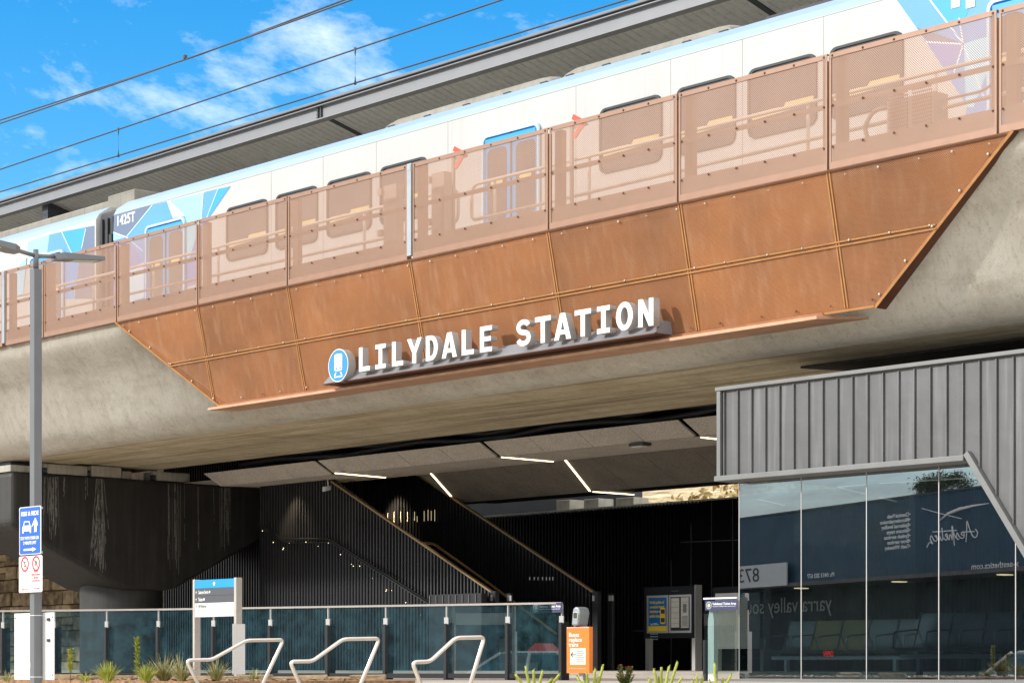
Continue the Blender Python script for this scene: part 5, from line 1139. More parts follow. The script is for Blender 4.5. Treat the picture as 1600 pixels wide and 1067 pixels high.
b = MB(); b.box(q0 + wq * .02, q0 + wq * .44, Yb_ - .009, Yb_ - .0065, zA_ + .10, zB_ - .06); b.box(q0 + wq * .53, q0 + wq * .93, Yb_ - .009, Yb_ - .0065, zA_ + .09, zB_ - .05); b.build('timetable', M['paper'], ps)
b = MB()
for i in range(7): b.box(q0 + wq * .03, q0 + wq * .43, Yb_ - .011, Yb_ - .0095, zA_ + .17 + i * .1, zA_ + .176 + i * .1)
b.box(q0 + wq * .64, q0 + wq * .82, Yb_ - .011, Yb_ - .0095, zB_ - .33, zB_ - .17)
for i in range(9): b.box(q0 + wq * (.56 + .02 * (i % 3)), q0 + wq * (.90 - .03 * (i % 2)), Yb_ - .011, Yb_ - .0095, zA_ + .12 + i * .022, zA_ + .132 + i * .022)
for i in range(3): b.box(q0 + wq * .55, q0 + wq * .9, Yb_ - .011, Yb_ - .0095, zA_ + .42 + i * .07, zA_ + .425 + i * .07)
b.build('timetable_print', M['text_grey'], ps)
r, a, c, w, h = board(1153, 30.0, 80, 'dark notice board with pale map, half hidden behind the shelter glass', False)
ps = dframe(r, a.x + w * .07, c.x - w * .06, zA_ - .3, zB_, 30.0, 'paper')
b = MB()
for i in range(14): b.box(a.x + w * .2 + i * .045, a.x + w * .2 + i * .045 + .012, 29.991, 29.9935, zA_, zB_ - .3)
b.build('map_print', M['lens'], ps)

# ------------------------------------------------------------------ ticket reader and orange board
p = onY(902, 1052, 21.4); YO = 21.4
tr_ = thing('ticket_reader', 'silver ticket reader on a short post above the orange board', 'ticket reader', (p.x, YO + .1, GZ))
b = MB(); b.box(p.x - .03, p.x + .05, YO + .06, YO + .14, GZ, .62); b.build('post', M['alum'], tr_)
h0 = onY(905, 962, YO)
pr_ = [(-.10, -.13), (.03, -.13), (.07, .04), (.05, .11), (-.02, .13), (-.07, .10)]
b = MB(); b.prism([(h0.x + x * .95, YO - .06, h0.z + z) for x, z in pr_], (0, .20, 0)); b.build('head', M['galv'], tr_, bevel=.02)
b = MB(); b.box(h0.x - .13, h0.x - .095, YO + .02, YO + .1, h0.z - .17, h0.z - .02); b.build('bracket', M['steel_grey'], tr_)
flat([rrect(.095, .105, .02)], .006, 'screen_bezel', M['lens'], tr_, (h0.x - .055, YO - .061, h0.z - .045)); flat([rrect(.07, .08, .012)], .004, 'screen', M['text_dark'], tr_, (h0.x - .0425, YO - .068, h0.z - .033))
a, c = onY(885.5, 1051, YO - .02), onY(920.5, 978.5, YO - .02); w, h = c.x - a.x, c.z - a.z
ob = thing('bus_notice', 'orange Buses replace trains board strapped to the reader post', 'sign', ((a.x + c.x) / 2, YO, a.z))
b = MB(); b.box(a.x, c.x, YO - .02, YO - .008, a.z, c.z); b.build('panel', M['orange'], ob)
b = MB(); b.hexa([(c.x + .0, YO - .02, a.z), (c.x + .02, YO + .03, a.z), (c.x + .012, YO + .04, a.z), (c.x - .008, YO - .008, a.z), (c.x, YO - .02, c.z), (c.x + .02, YO + .03, c.z), (c.x + .012, YO + .04, c.z), (c.x - .008, YO - .008, c.z)]); b.build('side_flap', M['orange'], ob)
b = MB()
for i in range(12): b.hexa([(a.x + i * w / 12, YO - .024, c.z - .018), (a.x + i * w / 12 + w / 26, YO - .024, c.z - .018), (a.x + i * w / 12 + w / 26, YO - .021, c.z - .018), (a.x + i * w / 12, YO - .021, c.z - .018), (a.x + (i + .5) * w / 12, YO - .024, c.z - .002), (a.x + (i + .5) * w / 12 + w / 26, YO - .024, c.z - .002), (a.x + (i + .5) * w / 12 + w / 26, YO - .021, c.z - .002), (a.x + (i + .5) * w / 12, YO - .021, c.z - .002)])
b.build('hazard_edge', M['sign_white'], ob)
for i, (s, f) in enumerate((('Buses', .45), ('replace', .58), ('trains', .43))): text(s, .082, M['sign_white'], ob, (a.x + w * .10, YO - .021, c.z - .135 - i * .068), fit=w * f, depth=.002, bold=.025)
b = MB(); b.box(a.x + w * .16, a.x + w * .86, YO - .024, YO - .021, a.z + h * .18, a.z + h * .54); nt_ = b.build('notice_sheet', M['paper'], ob)
for q in (((.20, .40), (.42, .40)), ((.20, .40), (.30, .45)), ((.20, .40), (.30, .35))):
    mbx = MB(); mbx.bar((a.x + w * q[0][0], YO - .026, a.z + h * q[0][1]), (a.x + w * q[1][0], YO - .026, a.z + h * q[1][1]), .003, .008, up=ZV) if False else mbx.bar((a.x + w * q[0][0], YO - .0265, a.z + h * q[0][1]), (a.x + w * q[1][0], YO - .0265, a.z + h * q[1][1]), .009, .003, up=YV); mbx.build('arrow', M['text_dark'], nt_)
b = MB()
for i in range(6): b.box(a.x + w * .45, a.x + w * (.8 - .05 * (i % 2)), YO - .0262, YO - .0242, a.z + h * (.24 + .045 * i), a.z + h * (.252 + .045 * i))
b.build('notice_print', M['text_grey'], nt_)
text('For information visit ptv.vic.gov.au', .022, M['sign_white'], ob, (a.x + w * .1, YO - .021, a.z + h * .09), fit=w * .72, depth=.002)

# ------------------------------------------------------------------ way-finding sign
YW2 = onX(303, 1064, 0).y if False else None
W0 = at(303, 1064, 31.0); YS2 = W0.y
wf = thing('wayfinding_sign', 'blue, grey and white station directory sign on two pale posts', 'sign', (W0.x + .25, YS2, GZ))
def wx(px): return onY(px, 1000, YS2).x
def wz(px, py): return onY(px, py, YS2).z
zt = wz(304, 905)
x0, x1, x2 = wx(301), wx(365.5), wx(371)
b = MB(); b.box(x0, x0 + .045, YS2, YS2 + .10, GZ, zt); b.build('post', M['stainless'], wf, bevel=.004)
b = MB(); b.box(x1 - .0, x1 + .05, YS2, YS2 + .10, GZ, zt); b.build('post', M['stainless'], wf, bevel=.004)
zs = [zt - .01, wz(304, 919.5), wz(304, 931), wz(304, 942), wz(304, 964)]
mats_ = ['ptv_blue', 'sign_dark', 'sign_dark', 'sign_white']
xa, xb = x0 + .046, x1 - .001
for i in range(4):
    b = MB(); b.box(xa, xb, YS2 + .005, YS2 + .05, zs[i + 1] + (.002), zs[i] - .001); pn_ = b.build('panel', M[mats_[i]], wf)
    zc = (zs[i] + zs[i + 1]) / 2; hh = zs[i] - zs[i + 1]
    if i == 0:
        flat([circle((xa + xb) / 2, zc, .026, n=20), [((xa + xb) / 2 - .01 + u, zc - .012 + v) for u, v in rrect(.02, .024, .004)]], .002, 'badge', M['letter_white'], pn_, (0, YS2 + .004, 0))
    elif i < 3:
        text('Customer Service' if i == 1 else 'Tickets', .066, M['letter_white'], pn_, (xa + .085, YS2 + .004, zc - .022), fit=.245 if i == 1 else .11, depth=.002, bold=.02)
        xe = xa + (.36 if i == 1 else .225)
        flat([circle(xe, zc, .017, n=16) if i == 1 else [(xe - .016 + u, zc - .016 + v) for u, v in rrect(.032, .032, .004)]], .002, 'icon', M['letter_white'], pn_, (0, YS2 + .004, 0))
    else:
        text('All Platforms', .06, M['text_grey'], pn_, (xa + .085, YS2 + .004, zs[3] - .062), fit=.20, depth=.002)
        b = MB(); b.box(xa, xb, YS2 + .003, YS2 + .0045, zs[3] - .099, zs[3] - .096); b.build('line', M['text_grey'], pn_)
    if i: 
        mt = M['letter_white'] if i < 3 else M['text_grey']; za = zc if i < 3 else zs[3] - .04
        flat([[(xa + .02, za), (xa + .035, za + .018), (xa + .05, za), (xa + .039, za), (xa + .039, za - .02), (xa + .031, za - .02), (xa + .031, za)]], .002, 'arrow', mt, pn_, (0, YS2 + .004, 0))
e0 = at(374, 973, 27.2); e1 = at(381.5, 1053, 27.2)
sp_ = thing('strapped_plate', 'narrow white plate strapped to the right post of the directory sign', 'plate', (e0.x, e0.y, e1.z))
b = MB(); b.box(x1 + .053, x1 + .058, YS2 - .06, YS2 + .14, wz(376, 1053), wz(376, 974)); b.build('plate', M['sign_white'], sp_)
b = MB()
for py in (975, 1050): b.box(x1 - .003, x1 + .0525, YS2 - .004, YS2 - .001, wz(368, py) - .003, wz(368, py) + .003)
b.build('tie', M['steel_dark'], sp_)

# ------------------------------------------------------------------ lamp post with its signs
LP0 = at(56, 1060, 24.0); lx, ly = LP0.x, LP0.y
lp = thing('street_lamp', 'charcoal square street lamp post with two flat lamp heads', 'street lamp', (lx, ly, RZ))
hw = .047; zt = at(56, 421, 24).z
b = MB(); b.box(lx - hw, lx + hw, ly - hw, ly + hw, RZ, zt); b.build('post', M['post_grey'], lp, bevel=.006)
zt2 = at(56, 390, 24).z
MB().tube([(lx, ly, zt), (lx, ly, zt2)], .029, 14).build('spigot', M['post_grey'], lp)
b = MB(); b.box(lx - .17, lx + .17, ly - .17, ly + .17, RZ, RZ + .025); b.build('base_plate', M['post_grey'], lp)
za = at(56, 400, 24).z
for s_ in (-1, 1):
    d = Vector((0, s_ * math.cos(R(5)), math.sin(R(5)) + (.06 if s_ < 0 else 0))).normalized(); o_ = Vector((lx, ly, za))
    MB().tube([o_, o_ + d * .27], .022, 10).build('arm', M['post_grey'], lp)
    A = o_ + d * .22; B = o_ + d * .78; u = Vector((1, 0, 0)); n_ = u.cross(d).normalized(); n_ = n_ if n_.z > 0 else -n_
    b = MB(); W_ = .115
    v = [A - u * W_ * .55 - n_ * .035, A + u * W_ * .55 - n_ * .035, A + d * .08 + u * W_ - n_ * .035, B + u * W_ - n_ * .035, B - u * W_ - n_ * .035, A + d * .08 - u * W_ - n_ * .035]
    t_ = [A - u * W_ * .45 + n_ * .03, A + u * W_ * .45 + n_ * .03, A + d * .08 + u * W_ * .9 + n_ * .035, B + u * W_ * .95 + n_ * .005, B - u * W_ * .95 + n_ * .005, A + d * .08 - u * W_ * .9 + n_ * .035]
    b.prism(v, (0, 0, 0)) if False else b.add(v + t_, [(5, 4, 3, 2, 1, 0), (6, 7, 8, 9, 10, 11)] + [(i, (i + 1) % 6, 6 + (i + 1) % 6, 6 + i) for i in range(6)])
    hd = b.build('lamp_head', M['post_grey'], lp)
    bmm = bmesh.new(); bmm.from_mesh(hd.data); bmesh.ops.recalc_face_normals(bmm, faces=bmm.faces); bmm.to_mesh(hd.data); bmm.free()
    b = MB(); C1 = A + d * .22 - n_ * .0375; C2 = B - d * .05 - n_ * .0375; b.bar(C1, C2, .15, .003, up=n_); b.build('lens', M['lens'], hd)
MB().box(lx - hw - .003, lx - hw + .02, ly - hw - .004, ly - hw - .001, -.02, .04).build('sticker', M['lens'], lp)
# kiss and ride sign
YK = ly - hw - .03
def signbox(px0, px1, py0, py1, Y): a, c = onY(px0, py1, Y), onY(px1, py0, Y); return a.x, c.x, a.z, c.z
ax, cx2, az, cz = signbox(30.5, 64.5, 792, 868, YK); az = onY(48, 866, YK).z; cz = onY(48, 791, YK).z; w, h = cx2 - ax, cz - az
ks = thing('parking_sign', 'blue KISS & RIDE drop-off sign on the street lamp post', 'sign', (ax, YK, az))
flat([rrect(w, h, .022)], .003, 'panel', M['sign_white'], ks, (ax, YK, az)); 
bl = flat([[(w * .035 + u * .93, h * .018 + v * .964) for u, v in rrect(w, h, .02)]], .002, 'field', M['sign_blue'], ks, (ax, YK - .0035, az))
yy = YK - .006
tx = lambda s, zc, sz, f: text(s, sz, M['letter_white'], ks, (ax + w * (1 - f) / 2, yy, az + h * zc), fit=w * f, depth=.002, bold=.03)
tx('KISS & RIDE', .815, .062, .80); tx('STAY WITH YOUR CAR', .315, .045, .84); tx('2 MINUTE LIMIT', .215, .045, .60)
car_i = [[(.14, .45), (.19, .45), (.19, .49), (.44, .49), (.44, .45), (.49, .45), (.49, .58), (.46, .60), (.42, .70), (.21, .70), (.17, .60), (.14, .58)], [(.205, .61), (.425, .61), (.40, .68), (.23, .68)], circle(.19, .555, .025, .012, n=10), circle(.44, .555, .025, .012, n=10)]
flat(car_i, .002, 'car_symbol', M['letter_white'], ks, (ax, yy, az), sx=w * 1.15, sz=h)
flat([circle(.76, .73, .04, .02, n=14), [(.70, .705), (.82, .705), (.88, .60), (.85, .59), (.815, .65), (.815, .46), (.77, .46), (.76, .56), (.75, .46), (.705, .46), (.705, .63), (.60, .57), (.585, .585)]], .002, 'person_symbol', M['letter_white'], ks, (ax, yy, az), sx=w, sz=h)
flat([[(.22, .085), (.62, .085), (.62, .06), (.80, .105), (.62, .15), (.62, .125), (.22, .125)]], .002, 'arrow', M['letter_white'], ks, (ax, yy, az), sx=w, sz=h)
b = MB()
for z in (az + h * .95, az + h * .03): b.box(ax - .01, cx2 + .012, YK + .0005, YK + .012, z - .012, z + .012)
b.build('bracket', M['galv'], ks)
ax, cx2 = onY(30, 890, YK).x, onY(66.5, 890, YK).x; az = onY(48, 925, YK).z; cz = onY(48, 868, YK).z; w, h = cx2 - ax, cz - az
ns = thing('parking_sign', 'white no stopping and no parking sign under the blue sign', 'sign', (ax, YK, az))
flat([rrect(w, h, .018)], .003, 'panel', M['sign_white'], ns, (ax, YK, az)); yy = YK - .0035
b = MB(); b.box(ax + w * .495, ax + w * .505, yy - .001, yy, az + .01, cz - .01); b.build('divider', M['text_grey'], ns)
for k, ch in ((.26, 'S'), (.74, 'P')):
    flat([circle(ax + w * k, az + h * .78, w * .165, n=24), circle(ax + w * k, az + h * .78, w * .13, n=24)], .002, 'ring', M['sign_red'], ns, (0, yy, 0))
    text(ch, .075, M['text_dark'], ns, (ax + w * k, yy, az + h * .78 - .026), align='CENTER', depth=.0015, bold=.02)
    mbx = MB(); mbx.bar((ax + w * k - w * .1, yy - .0035, az + h * .78 + w * .1), (ax + w * k + w * .1, yy - .0035, az + h * .78 - w * .1), .007, .0012, up=YV); mbx.build('slash', M['sign_red'], ns)
for i, s in enumerate(('RAIL', 'REPLACEMENT', 'BUSES', 'EXCEPTED')): text(s, .028, M['sign_red'], ns, (ax + w * .74, yy, az + h * (.54 - i * .085)), align='CENTER', fit=w * (.18, .38, .2, .32)[i], depth=.0015)
flat([[(.10, .085), (.19, .065), (.19, .078), (.40, .078), (.40, .092), (.19, .092), (.19, .105)], [(.90, .10), (.81, .12), (.81, .107), (.60, .107), (.60, .093), (.81, .093), (.81, .08)]], .002, 'arrow', M['sign_red'], ns, (ax, yy, az), sx=w, sz=h)
# white board tied behind the post
yb = ly + hw + .012
a, c = onY(22.5, 1061, yb), onY(84.5, 956, yb); wb2 = thing('white_board', 'blank white board tied to the street lamp post', 'board', ((a.x + c.x) / 2, yb, a.z))
b = MB(); b.box(a.x, c.x, yb, yb + .006, a.z, c.z); b.build('panel', M['sign_white'], wb2)
b = MB()
for z in (c.z - .03, a.z + .03): b.box(lx - hw - .004, lx + hw + .004, ly - hw - .004, ly - hw - .0005, z - .003, z + .003); b.box(lx + hw + .0005, lx + hw + .004, ly - hw, yb, z - .003, z + .003)
b.build('tie', M['letter_white'], wb2)
b = MB()
for x, z in ((a.x + .03, c.z - .05), (c.x - .03, c.z - .05), (c.x - .03, a.z + .05)): b.sphere((x, yb - .002, z), .008, 6, 4)
for z in (c.z - .07, a.z + .42): b.box(c.x - .12, c.x - .08, yb - .02, yb - .001, z - .02, z + .01)
b.build('fixing', M['text_dark'], wb2)

# ------------------------------------------------------------------ stainless hoop handrails on the steps
def hoop(X, pts, label):
    P = [onX(px, py, X) for px, py in pts]
    def foot(a, b):                     # run the leg on down to the tread below it
        z = -.62; y = a.y + (b.y - a.y) * (z - a.z) / (b.z - a.z); k = max(0, min(6, math.floor((y - 12.6) / .32) + 1)); z = RZ + .155 * k - .003
        return Vector((X, a.y + (b.y - a.y) * (z - a.z) / (b.z - a.z), z))
    f0, f1 = foot(P[1], P[0]), foot(P[-2], P[-1])
    r = thing('hoop_handrail', label, 'handrail', (X, (f0.y + f1.y) / 2, f0.z), 'stainless hoop handrails on the entrance steps')
    MB().tube(fillet([f0] + P[1:-1] + [f1], .055, 6), .0195, 12).build('rail', M['stainless'], r)
    for f in (f0, f1): MB().tube([f, f + Vector((0, 0, .012))], .045, 12).build('flange', M['stainless'], r)
    return r
hoop(-19.75, [(312, 1072), (291, 1031), (331, 1030), (385, 1000), (443, 999), (411, 1067)], 'leftmost stainless hoop handrail in front of the directory sign')
hoop(-17.85, [(468, 1067), (453, 1033), (488, 1032.5), (536, 998), (593, 997), (564, 1067)], 'middle stainless hoop handrail in front of the glass balustrade')
hoop(-16.0, [(657, 1067), (644, 1034), (672, 1033), (712, 996), (757, 995), (735, 1067)], 'rightmost stainless hoop handrail left of the orange board')

# ------------------------------------------------------------------ plants in the beds
def blade(b, base, d, L_, w, droop, rnd, n=4, up=1.0):
    pts = []; p = Vector(base); v = Vector((d.x, d.y, up)).normalized(); side = Vector((-d.y, d.x, 0)).normalized()
    for i in range(n + 1):
        pts.append((p.copy(), w * (1 - (i / n) ** 1.6) + .0008)); p += v * (L_ / n); v = (v + Vector((d.x * droop, d.y * droop, -droop * .8)) / n).normalized()
    vs = []; 
    for q, ww in pts: vs += [q - side * ww, q + side * ww]
    b.add(vs, [(2 * i, 2 * i + 1, 2 * i + 3, 2 * i + 2) for i in range(n)])
def tuft(px, py, t, hgt, label, mt, n=120, spread=.8, droop=1.0, w=.006, seed=0, zb=GZ + .02):
    rnd = random.Random(seed); p = at(px, py, t); base = Vector((p.x, p.y, zb)); r = thing('grass_tuft', label, 'plant', base, 'grass tufts in the garden bed')
    b = MB()
    for i in range(n):
        a = rnd.uniform(0, 6.283); d = Vector((math.cos(a), math.sin(a), 0)); k = rnd.random() ** .7 * spread
        blade(b, base + d * .04 * rnd.random(), d * k, hgt * rnd.uniform(.5, 1.1), w * rnd.uniform(.6, 1.2), droop * rnd.uniform(.3, 1.2), rnd)
    b.build('blades', M[mt], r); return r
tuft(168, 1060, 25.5, .24, 'bright lime grass tuft right of the lamp post', 'leaf_lime', 260, 1.0, .6, .006, 1)
tuft(228, 1062, 25.8, .22, 'lime grass tuft left of the big dry tuft', 'leaf_lime', 200, .9, .7, .006, 2)
tuft(256, 1060, 26.2, .34, 'large dry olive grass tuft left of the directory sign', 'leaf_dry', 260, 1.2, .5, .0055, 3)
tuft(283, 1064, 25.6, .33, 'dry grass tuft at the foot of the directory sign left post', 'leaf_dry', 150, .9, .8, .005, 4)
tuft(338, 1062, 26.0, .30, 'dry feathery grass tuft between the directory sign posts', 'leaf_dry', 110, .9, .7, .006, 5)
tuft(397, 1066, 26.5, .16, 'small low grass tuft right of the directory sign', 'leaf_dry', 80, 1.0, 1.0, .005, 6)
tuft(10, 1066, 26.0, .14, 'small low grass tuft at the left picture edge', 'leaf_dry', 80, 1.0, 1.0, .005, 16)
tuft(133, 1066, 26.4, .13, 'small low grass tuft between the young shrub and the lime tuft', 'leaf_lime', 80, 1.0, 1.0, .005, 17)
def sapling(px, t, h, label, seed):
    rnd = random.Random(seed); p = at(px, 1060, t); base = Vector((p.x, p.y, GZ + .02)); r = thing('young_shrub', label, 'plant', base, 'upright young shrubs in the garden bed')
    MB().tube([base, base + Vector((.01, 0, h * .5)), base + Vector((0, .01, h))], .004, 6).build('stem', M['bark'], r); b = MB()
    for i in range(170):
        z = h * (.3 + .75 * rnd.random()); a = rnd.uniform(0, 6.283); d = Vector((math.cos(a), math.sin(a), 0)); blade(b, base + Vector((0, 0, z)), d * .7, rnd.uniform(.04, .08), .013, .4, rnd, 2, .8)
    b.build('leaves', M['leaf_lime'], r)
sapling(110, 26, .33, 'upright leafy young shrub nearest the lamp post', 8); sapling(214, 26.3, .46, 'tall thin young shrub before the big dry tuft', 9)
def spikes(px, t, pts, label, seed, zb):
    rnd = random.Random(seed); p = at(px, 1066, t); base = Vector((p.x, p.y, zb)); r = thing('succulent_plant', label, 'plant', base, 'spiky yellow green succulents in the right bed')
    b = MB()
    for (x, y) in pts:
        tip = at(x, y, t + rnd.uniform(-.1, .1)); f0 = base + (Vector((tip.x, tip.y, zb)) - base) * .35; mid = f0 * .5 + tip * .5 + Vector((0, 0, -.03)); 
        path = []
        for i in range(9): u = i / 8; path.append(f0 * (1 - u) ** 2 + mid * 2 * u * (1 - u) + tip * u * u + Vector((rnd.uniform(-.003, .003),) * 3))
        MBp = MB(); b.tube(path, .02, 6, rr=[.013 + .008 * (1 - i / 8) * (.85 + .3 * (i % 2)) for i in range(9)])
        for i in range(26):
            q = path[rnd.randint(1, 8)]; a = rnd.uniform(0, 6.28); blade(b, q, Vector((math.cos(a), math.sin(a), 0)) * .8, .03, .006, .2, rnd, 2, .9)
    b.build('stems', M['succulent'], r); return r
zb = GZ - .06
spikes(835, 23.5, [(806, 1052), (821, 1040), (834, 1046), (848, 1047), (874, 1053), (862, 1060), (812, 1062)], 'spiky succulent below the left glass end', 1, zb)
spikes(925, 23.8, [(902, 1057), (916, 1050), (930, 1045), (942, 1040), (936, 1056), (912, 1062)], 'spiky succulent below the orange board', 2, zb)
spikes(1035, 23.6, [(1022, 1046), (1033, 1042), (1045, 1041), (1058, 1034), (1014, 1060), (1030, 1058), (1066, 1058)], 'tallest spiky succulent below the notice board', 3, zb)
spikes(1092, 23.9, [(1088, 1055), (1098, 1057), (1082, 1062)], 'small succulent left of the black glass post', 4, zb)
spikes(1120, 24.0, [(1116, 1036), (1130, 1060), (1142, 1054), (1108, 1062)], 'thin succulent below the short glass screen', 5, zb)
rnd = random.Random(12); p = at(978, 1064, 23.7); base = Vector((p.x, p.y, zb)); fs_ = thing('flowering_shrub', 'small green shrub with red flowers right of the orange board', 'plant', base)
b = MB(); f = MB(); stm = MB()
for i in range(26):
    a = rnd.uniform(0, 6.28); tip = base + Vector((math.cos(a) * rnd.uniform(0, .13), math.sin(a) * rnd.uniform(0, .13), rnd.uniform(.12, .26))); stm.tube([base, (base + tip) / 2 + Vector((0, 0, .03)), tip], .003, 5)
    for k in range(34): q = base + (tip - base) * (rnd.random() ** .5); aa = rnd.uniform(0, 6.28); blade(b, q, Vector((math.cos(aa), math.sin(aa), 0)), rnd.uniform(.025, .04), .007, .3, rnd, 2, .6)
    if rnd.random() < .5:
        for k in range(6): aa = rnd.uniform(0, 6.28); blade(f, tip + Vector((0, 0, .01)), Vector((math.cos(aa), math.sin(aa), 0)), .022, .008, .3, rnd, 2, .5)
stm.build('stems', M['bark'], fs_); b.build('leaves', M['leaf_green'], fs_); f.build('flowers', M['flower'], fs_)
# sandstone edging of the bed
rnd = random.Random(21); x = -31.0; k = 0
sides = ['leftmost', 'second from the left', 'third from the left', 'behind the lamp post', 'right of the lamp post', 'left of the lime tuft', 'by the lime tuft', 'before the dry tuft', 'left of the directory sign', 'under the directory sign', 'right of the directory sign', 'near the left hoop handrail', 'between the hoops', 'nearest the steps', 'at the bed corner', 'by the step edge']
for px in range(-40, 620, 44):
    q = at(px, 1058, 28.6 if px < 300 else 28.0); w = rnd.uniform(.36, .52); h = rnd.uniform(.015, .045)
    r = thing('edging_stone', 'rough sandstone edging block, ' + sides[k % len(sides)], 'edging stone', (q.x, q.y, GZ), 'sandstone edging blocks along the garden bed'); k += 1
    b = MB(); j = lambda: rnd.uniform(-.03, .03); d = Vector((FWD.x, FWD.y, 0)); e_ = Vector((RGT.x, RGT.y, 0)); c = Vector((q.x, q.y, GZ - .02))
    b.hexa([c - e_ * w / 2 - d * .18, c + e_ * w / 2 - d * .18, c + e_ * w / 2 + d * .18, c - e_ * w / 2 + d * .18] + [c + e_ * (sx * w / 2 + j()) + d * (sy * .17 + j()) + Vector((0, 0, .07 + h + j() * .3)) for sx, sy in ((-1, -1), (1, -1), (1, 1), (-1, 1))]); b.build('block', M['stone'], r, bevel=.012)

# ------------------------------------------------------------------ shops across the forecourt (mirrored in the shelter glass)
def cam2w(a, t): return RGT * a + FWD * t
KS = 1.35
V1, V2 = cam2w(5.36, 53.6) * KS, cam2w(8.81, 44.7) * KS
vn = Vector((V2.y - V1.y, -(V2.x - V1.x), 0)).normalized()
mir = lambda p: Vector((p.x, 2 * YG - p.y, p.z))
def shp(x, y, off=0.0):
    n = vn if vn.dot(-V1) > 0 else -vn
    return mir(onP(x, y, V1 + n * off, n))
sh = thing('shop_building', 'low navy fronted shop building with white lettering across the forecourt', 'building', mir(V1) * 1 + Vector((0, 0, RZ)))
ua = (mir(V2) - mir(V1)); ua.z = 0; ua.normalize()
nrmS = Vector((-ua.y, ua.x, 0)); nrmS = nrmS if nrmS.y > 0 else -nrmS          # faces the shelter
ql, qr = shp(1040, 815), shp(1640, 770)
eL = ql - ua * 6; eR = ql + (qr - ql) * ((-33.2 - ql.x) / (qr.x - ql.x))
def sbox(pL, pR, z0, z1, off0, off1, mt, name, par=None):
    A = Vector((pL.x, pL.y, 0)); B = Vector((pR.x, pR.y, 0)); mbx = MB()
    P = [A + nrmS * off0, B + nrmS * off0, B + nrmS * off1, A + nrmS * off1]; P = P if (B - A).cross(nrmS).z > 0 and off1 > off0 else P[::-1]
    mbx.hexa([Vector((p.x, p.y, z0)) for p in P] + [Vector((p.x, p.y, z1)) for p in P]); o = mbx.build(name, mt, par or sh)
    bmm = bmesh.new(); bmm.from_mesh(o.data); bmesh.ops.recalc_face_normals(bmm, faces=bmm.faces); bmm.to_mesh(o.data); bmm.free(); return o
zp = 3.45 * KS; zaw = shp(1400, 905).z; 
sbox(eL, eR, zaw + .12, zp, -.6, 0, M['shop_navy'], 'fascia')
sbox(eL, eR, RZ, zaw + .1, -7.0, -1.6, M['shop_glass'], 'shopfront')
sbox(eL, eR, zaw, zaw + .115, -1.6, .15, M['shop_awning'], 'awning')
sbox(eL, eR, zp - .001, zp + .05, -5, .04, M['steel_dark'], 'roof_edge')
def srow(x0, x1, ztop_px, s, y, fit_px, mt='shop_text', size=.3, off=.004, **k):
    a = shp(x1, y, 0); c = shp(x0, y, 0)     # mirrored: the right pixel is where the words begin
    # the facade is read from the shelter side: reading direction
    rd = nrmS.cross(ZV) * -1; rd = rd if True else rd
    u_ = Vector((ua.x, ua.y, 0)) if (Vector((ua.x, ua.y, 0)).cross(ZV)).dot(nrmS) > 0 else -Vector((ua.x, ua.y, 0))
    start = a if (c - a).dot(u_) > 0 else c; wd = (c - a).length
    return text(s, size, M[mt], sh, start + nrmS * off, u=u_, w=ZV, fit=wd, depth=.004, name='lettering', **k)
for i, (s, x0, x1) in enumerate((('\u2022Chemical Peels', 1387, 1423), ('\u2022Microdermabrasion', 1376, 1423), ('\u2022Epidermal levelling', 1378, 1423), ('\u2022Skincare range', 1386, 1423), ('\u2022Eyelash services', 1382, 1423), ('\u2022Brow services', 1387, 1423), ('\u2022Teeth Whitening', 1383, 1423))): srow(x0, x1, 0, s, 805.5 + i * 8.3, 0, size=.15, bold=.02)
def script(strokes, px0, px1, py, hpx, r):
    a, c = shp(px1, py), shp(px0, py); u_ = (c - a) if False else None
    uu = Vector((ua.x, ua.y, 0)); uu = uu if uu.cross(ZV).dot(nrmS) > 0 else -uu
    st_ = a if (c - a).dot(uu) > 0 else c; wd = (c - a).length; hh = shp(px0, py - hpx).z - shp(px0, py).z; mbx = MB()
    for q in strokes:
        k = len(q); pts = []
        for n_ in range(k - 1):
            p0, p1, p2, p3 = q[max(0, n_ - 1)], q[n_], q[n_ + 1], q[min(k - 1, n_ + 2)]
            for m_ in range(5):
                t = m_ / 5; pts.append(tuple(.5 * (2 * p1[d] + (p2[d] - p0[d]) * t + (2 * p0[d] - 5 * p1[d] + 4 * p2[d] - p3[d]) * t * t + (-p0[d] + 3 * p1[d] - 3 * p2[d] + p3[d]) * t ** 3) for d in (0, 1)))
        pts.append(q[-1]); mbx.tube([st_ + uu * (x / 2.6 * wd) + ZV * (y * hh) + nrmS * .012 for x, y in pts], r, 5)
    return mbx.build('script_lettering', M['shop_text'], sh)
script([[(.10, .55), (0, .35), (.05, .08), (.2, .1), (.36, .55), (.50, 1.1), (.51, .5), (.55, -.2)], [(.15, .42), (.72, .46)],
        [(.62, .2), (.78, .34), (.74, .46), (.65, .38), (.64, .16), (.74, .06), (.88, .2), (.98, .44), (1.02, .22), (.95, .02), (.88, .06)],
        [(1.02, .1), (1.14, .4), (1.22, .9), (1.16, .3), (1.12, -.35)], [(1.24, .9), (1.22, .05), (1.30, .36), (1.36, .3), (1.37, .05), (1.46, .2), (1.56, .36), (1.5, .44), (1.45, .2), (1.52, .05), (1.66, .2)],
        [(1.74, .85), (1.69, .2), (1.74, .05), (1.84, .3), (1.85, .05), (1.95, .2), (2.08, .38), (2.0, .36), (1.98, .1), (2.1, .06), (2.2, .26), (2.28, .42), (2.32, .2), (2.2, -.1), (2.36, .0), (2.5, -.3)], [(1.0, .6), (2.2, .66)], [(1.86, .55), (1.87, .58)]], 1446, 1528, 840, 24, .016)
srow(1518, 1592, 0, 'x-aesthetics.com', 884, 0, size=.22, bold=.01)
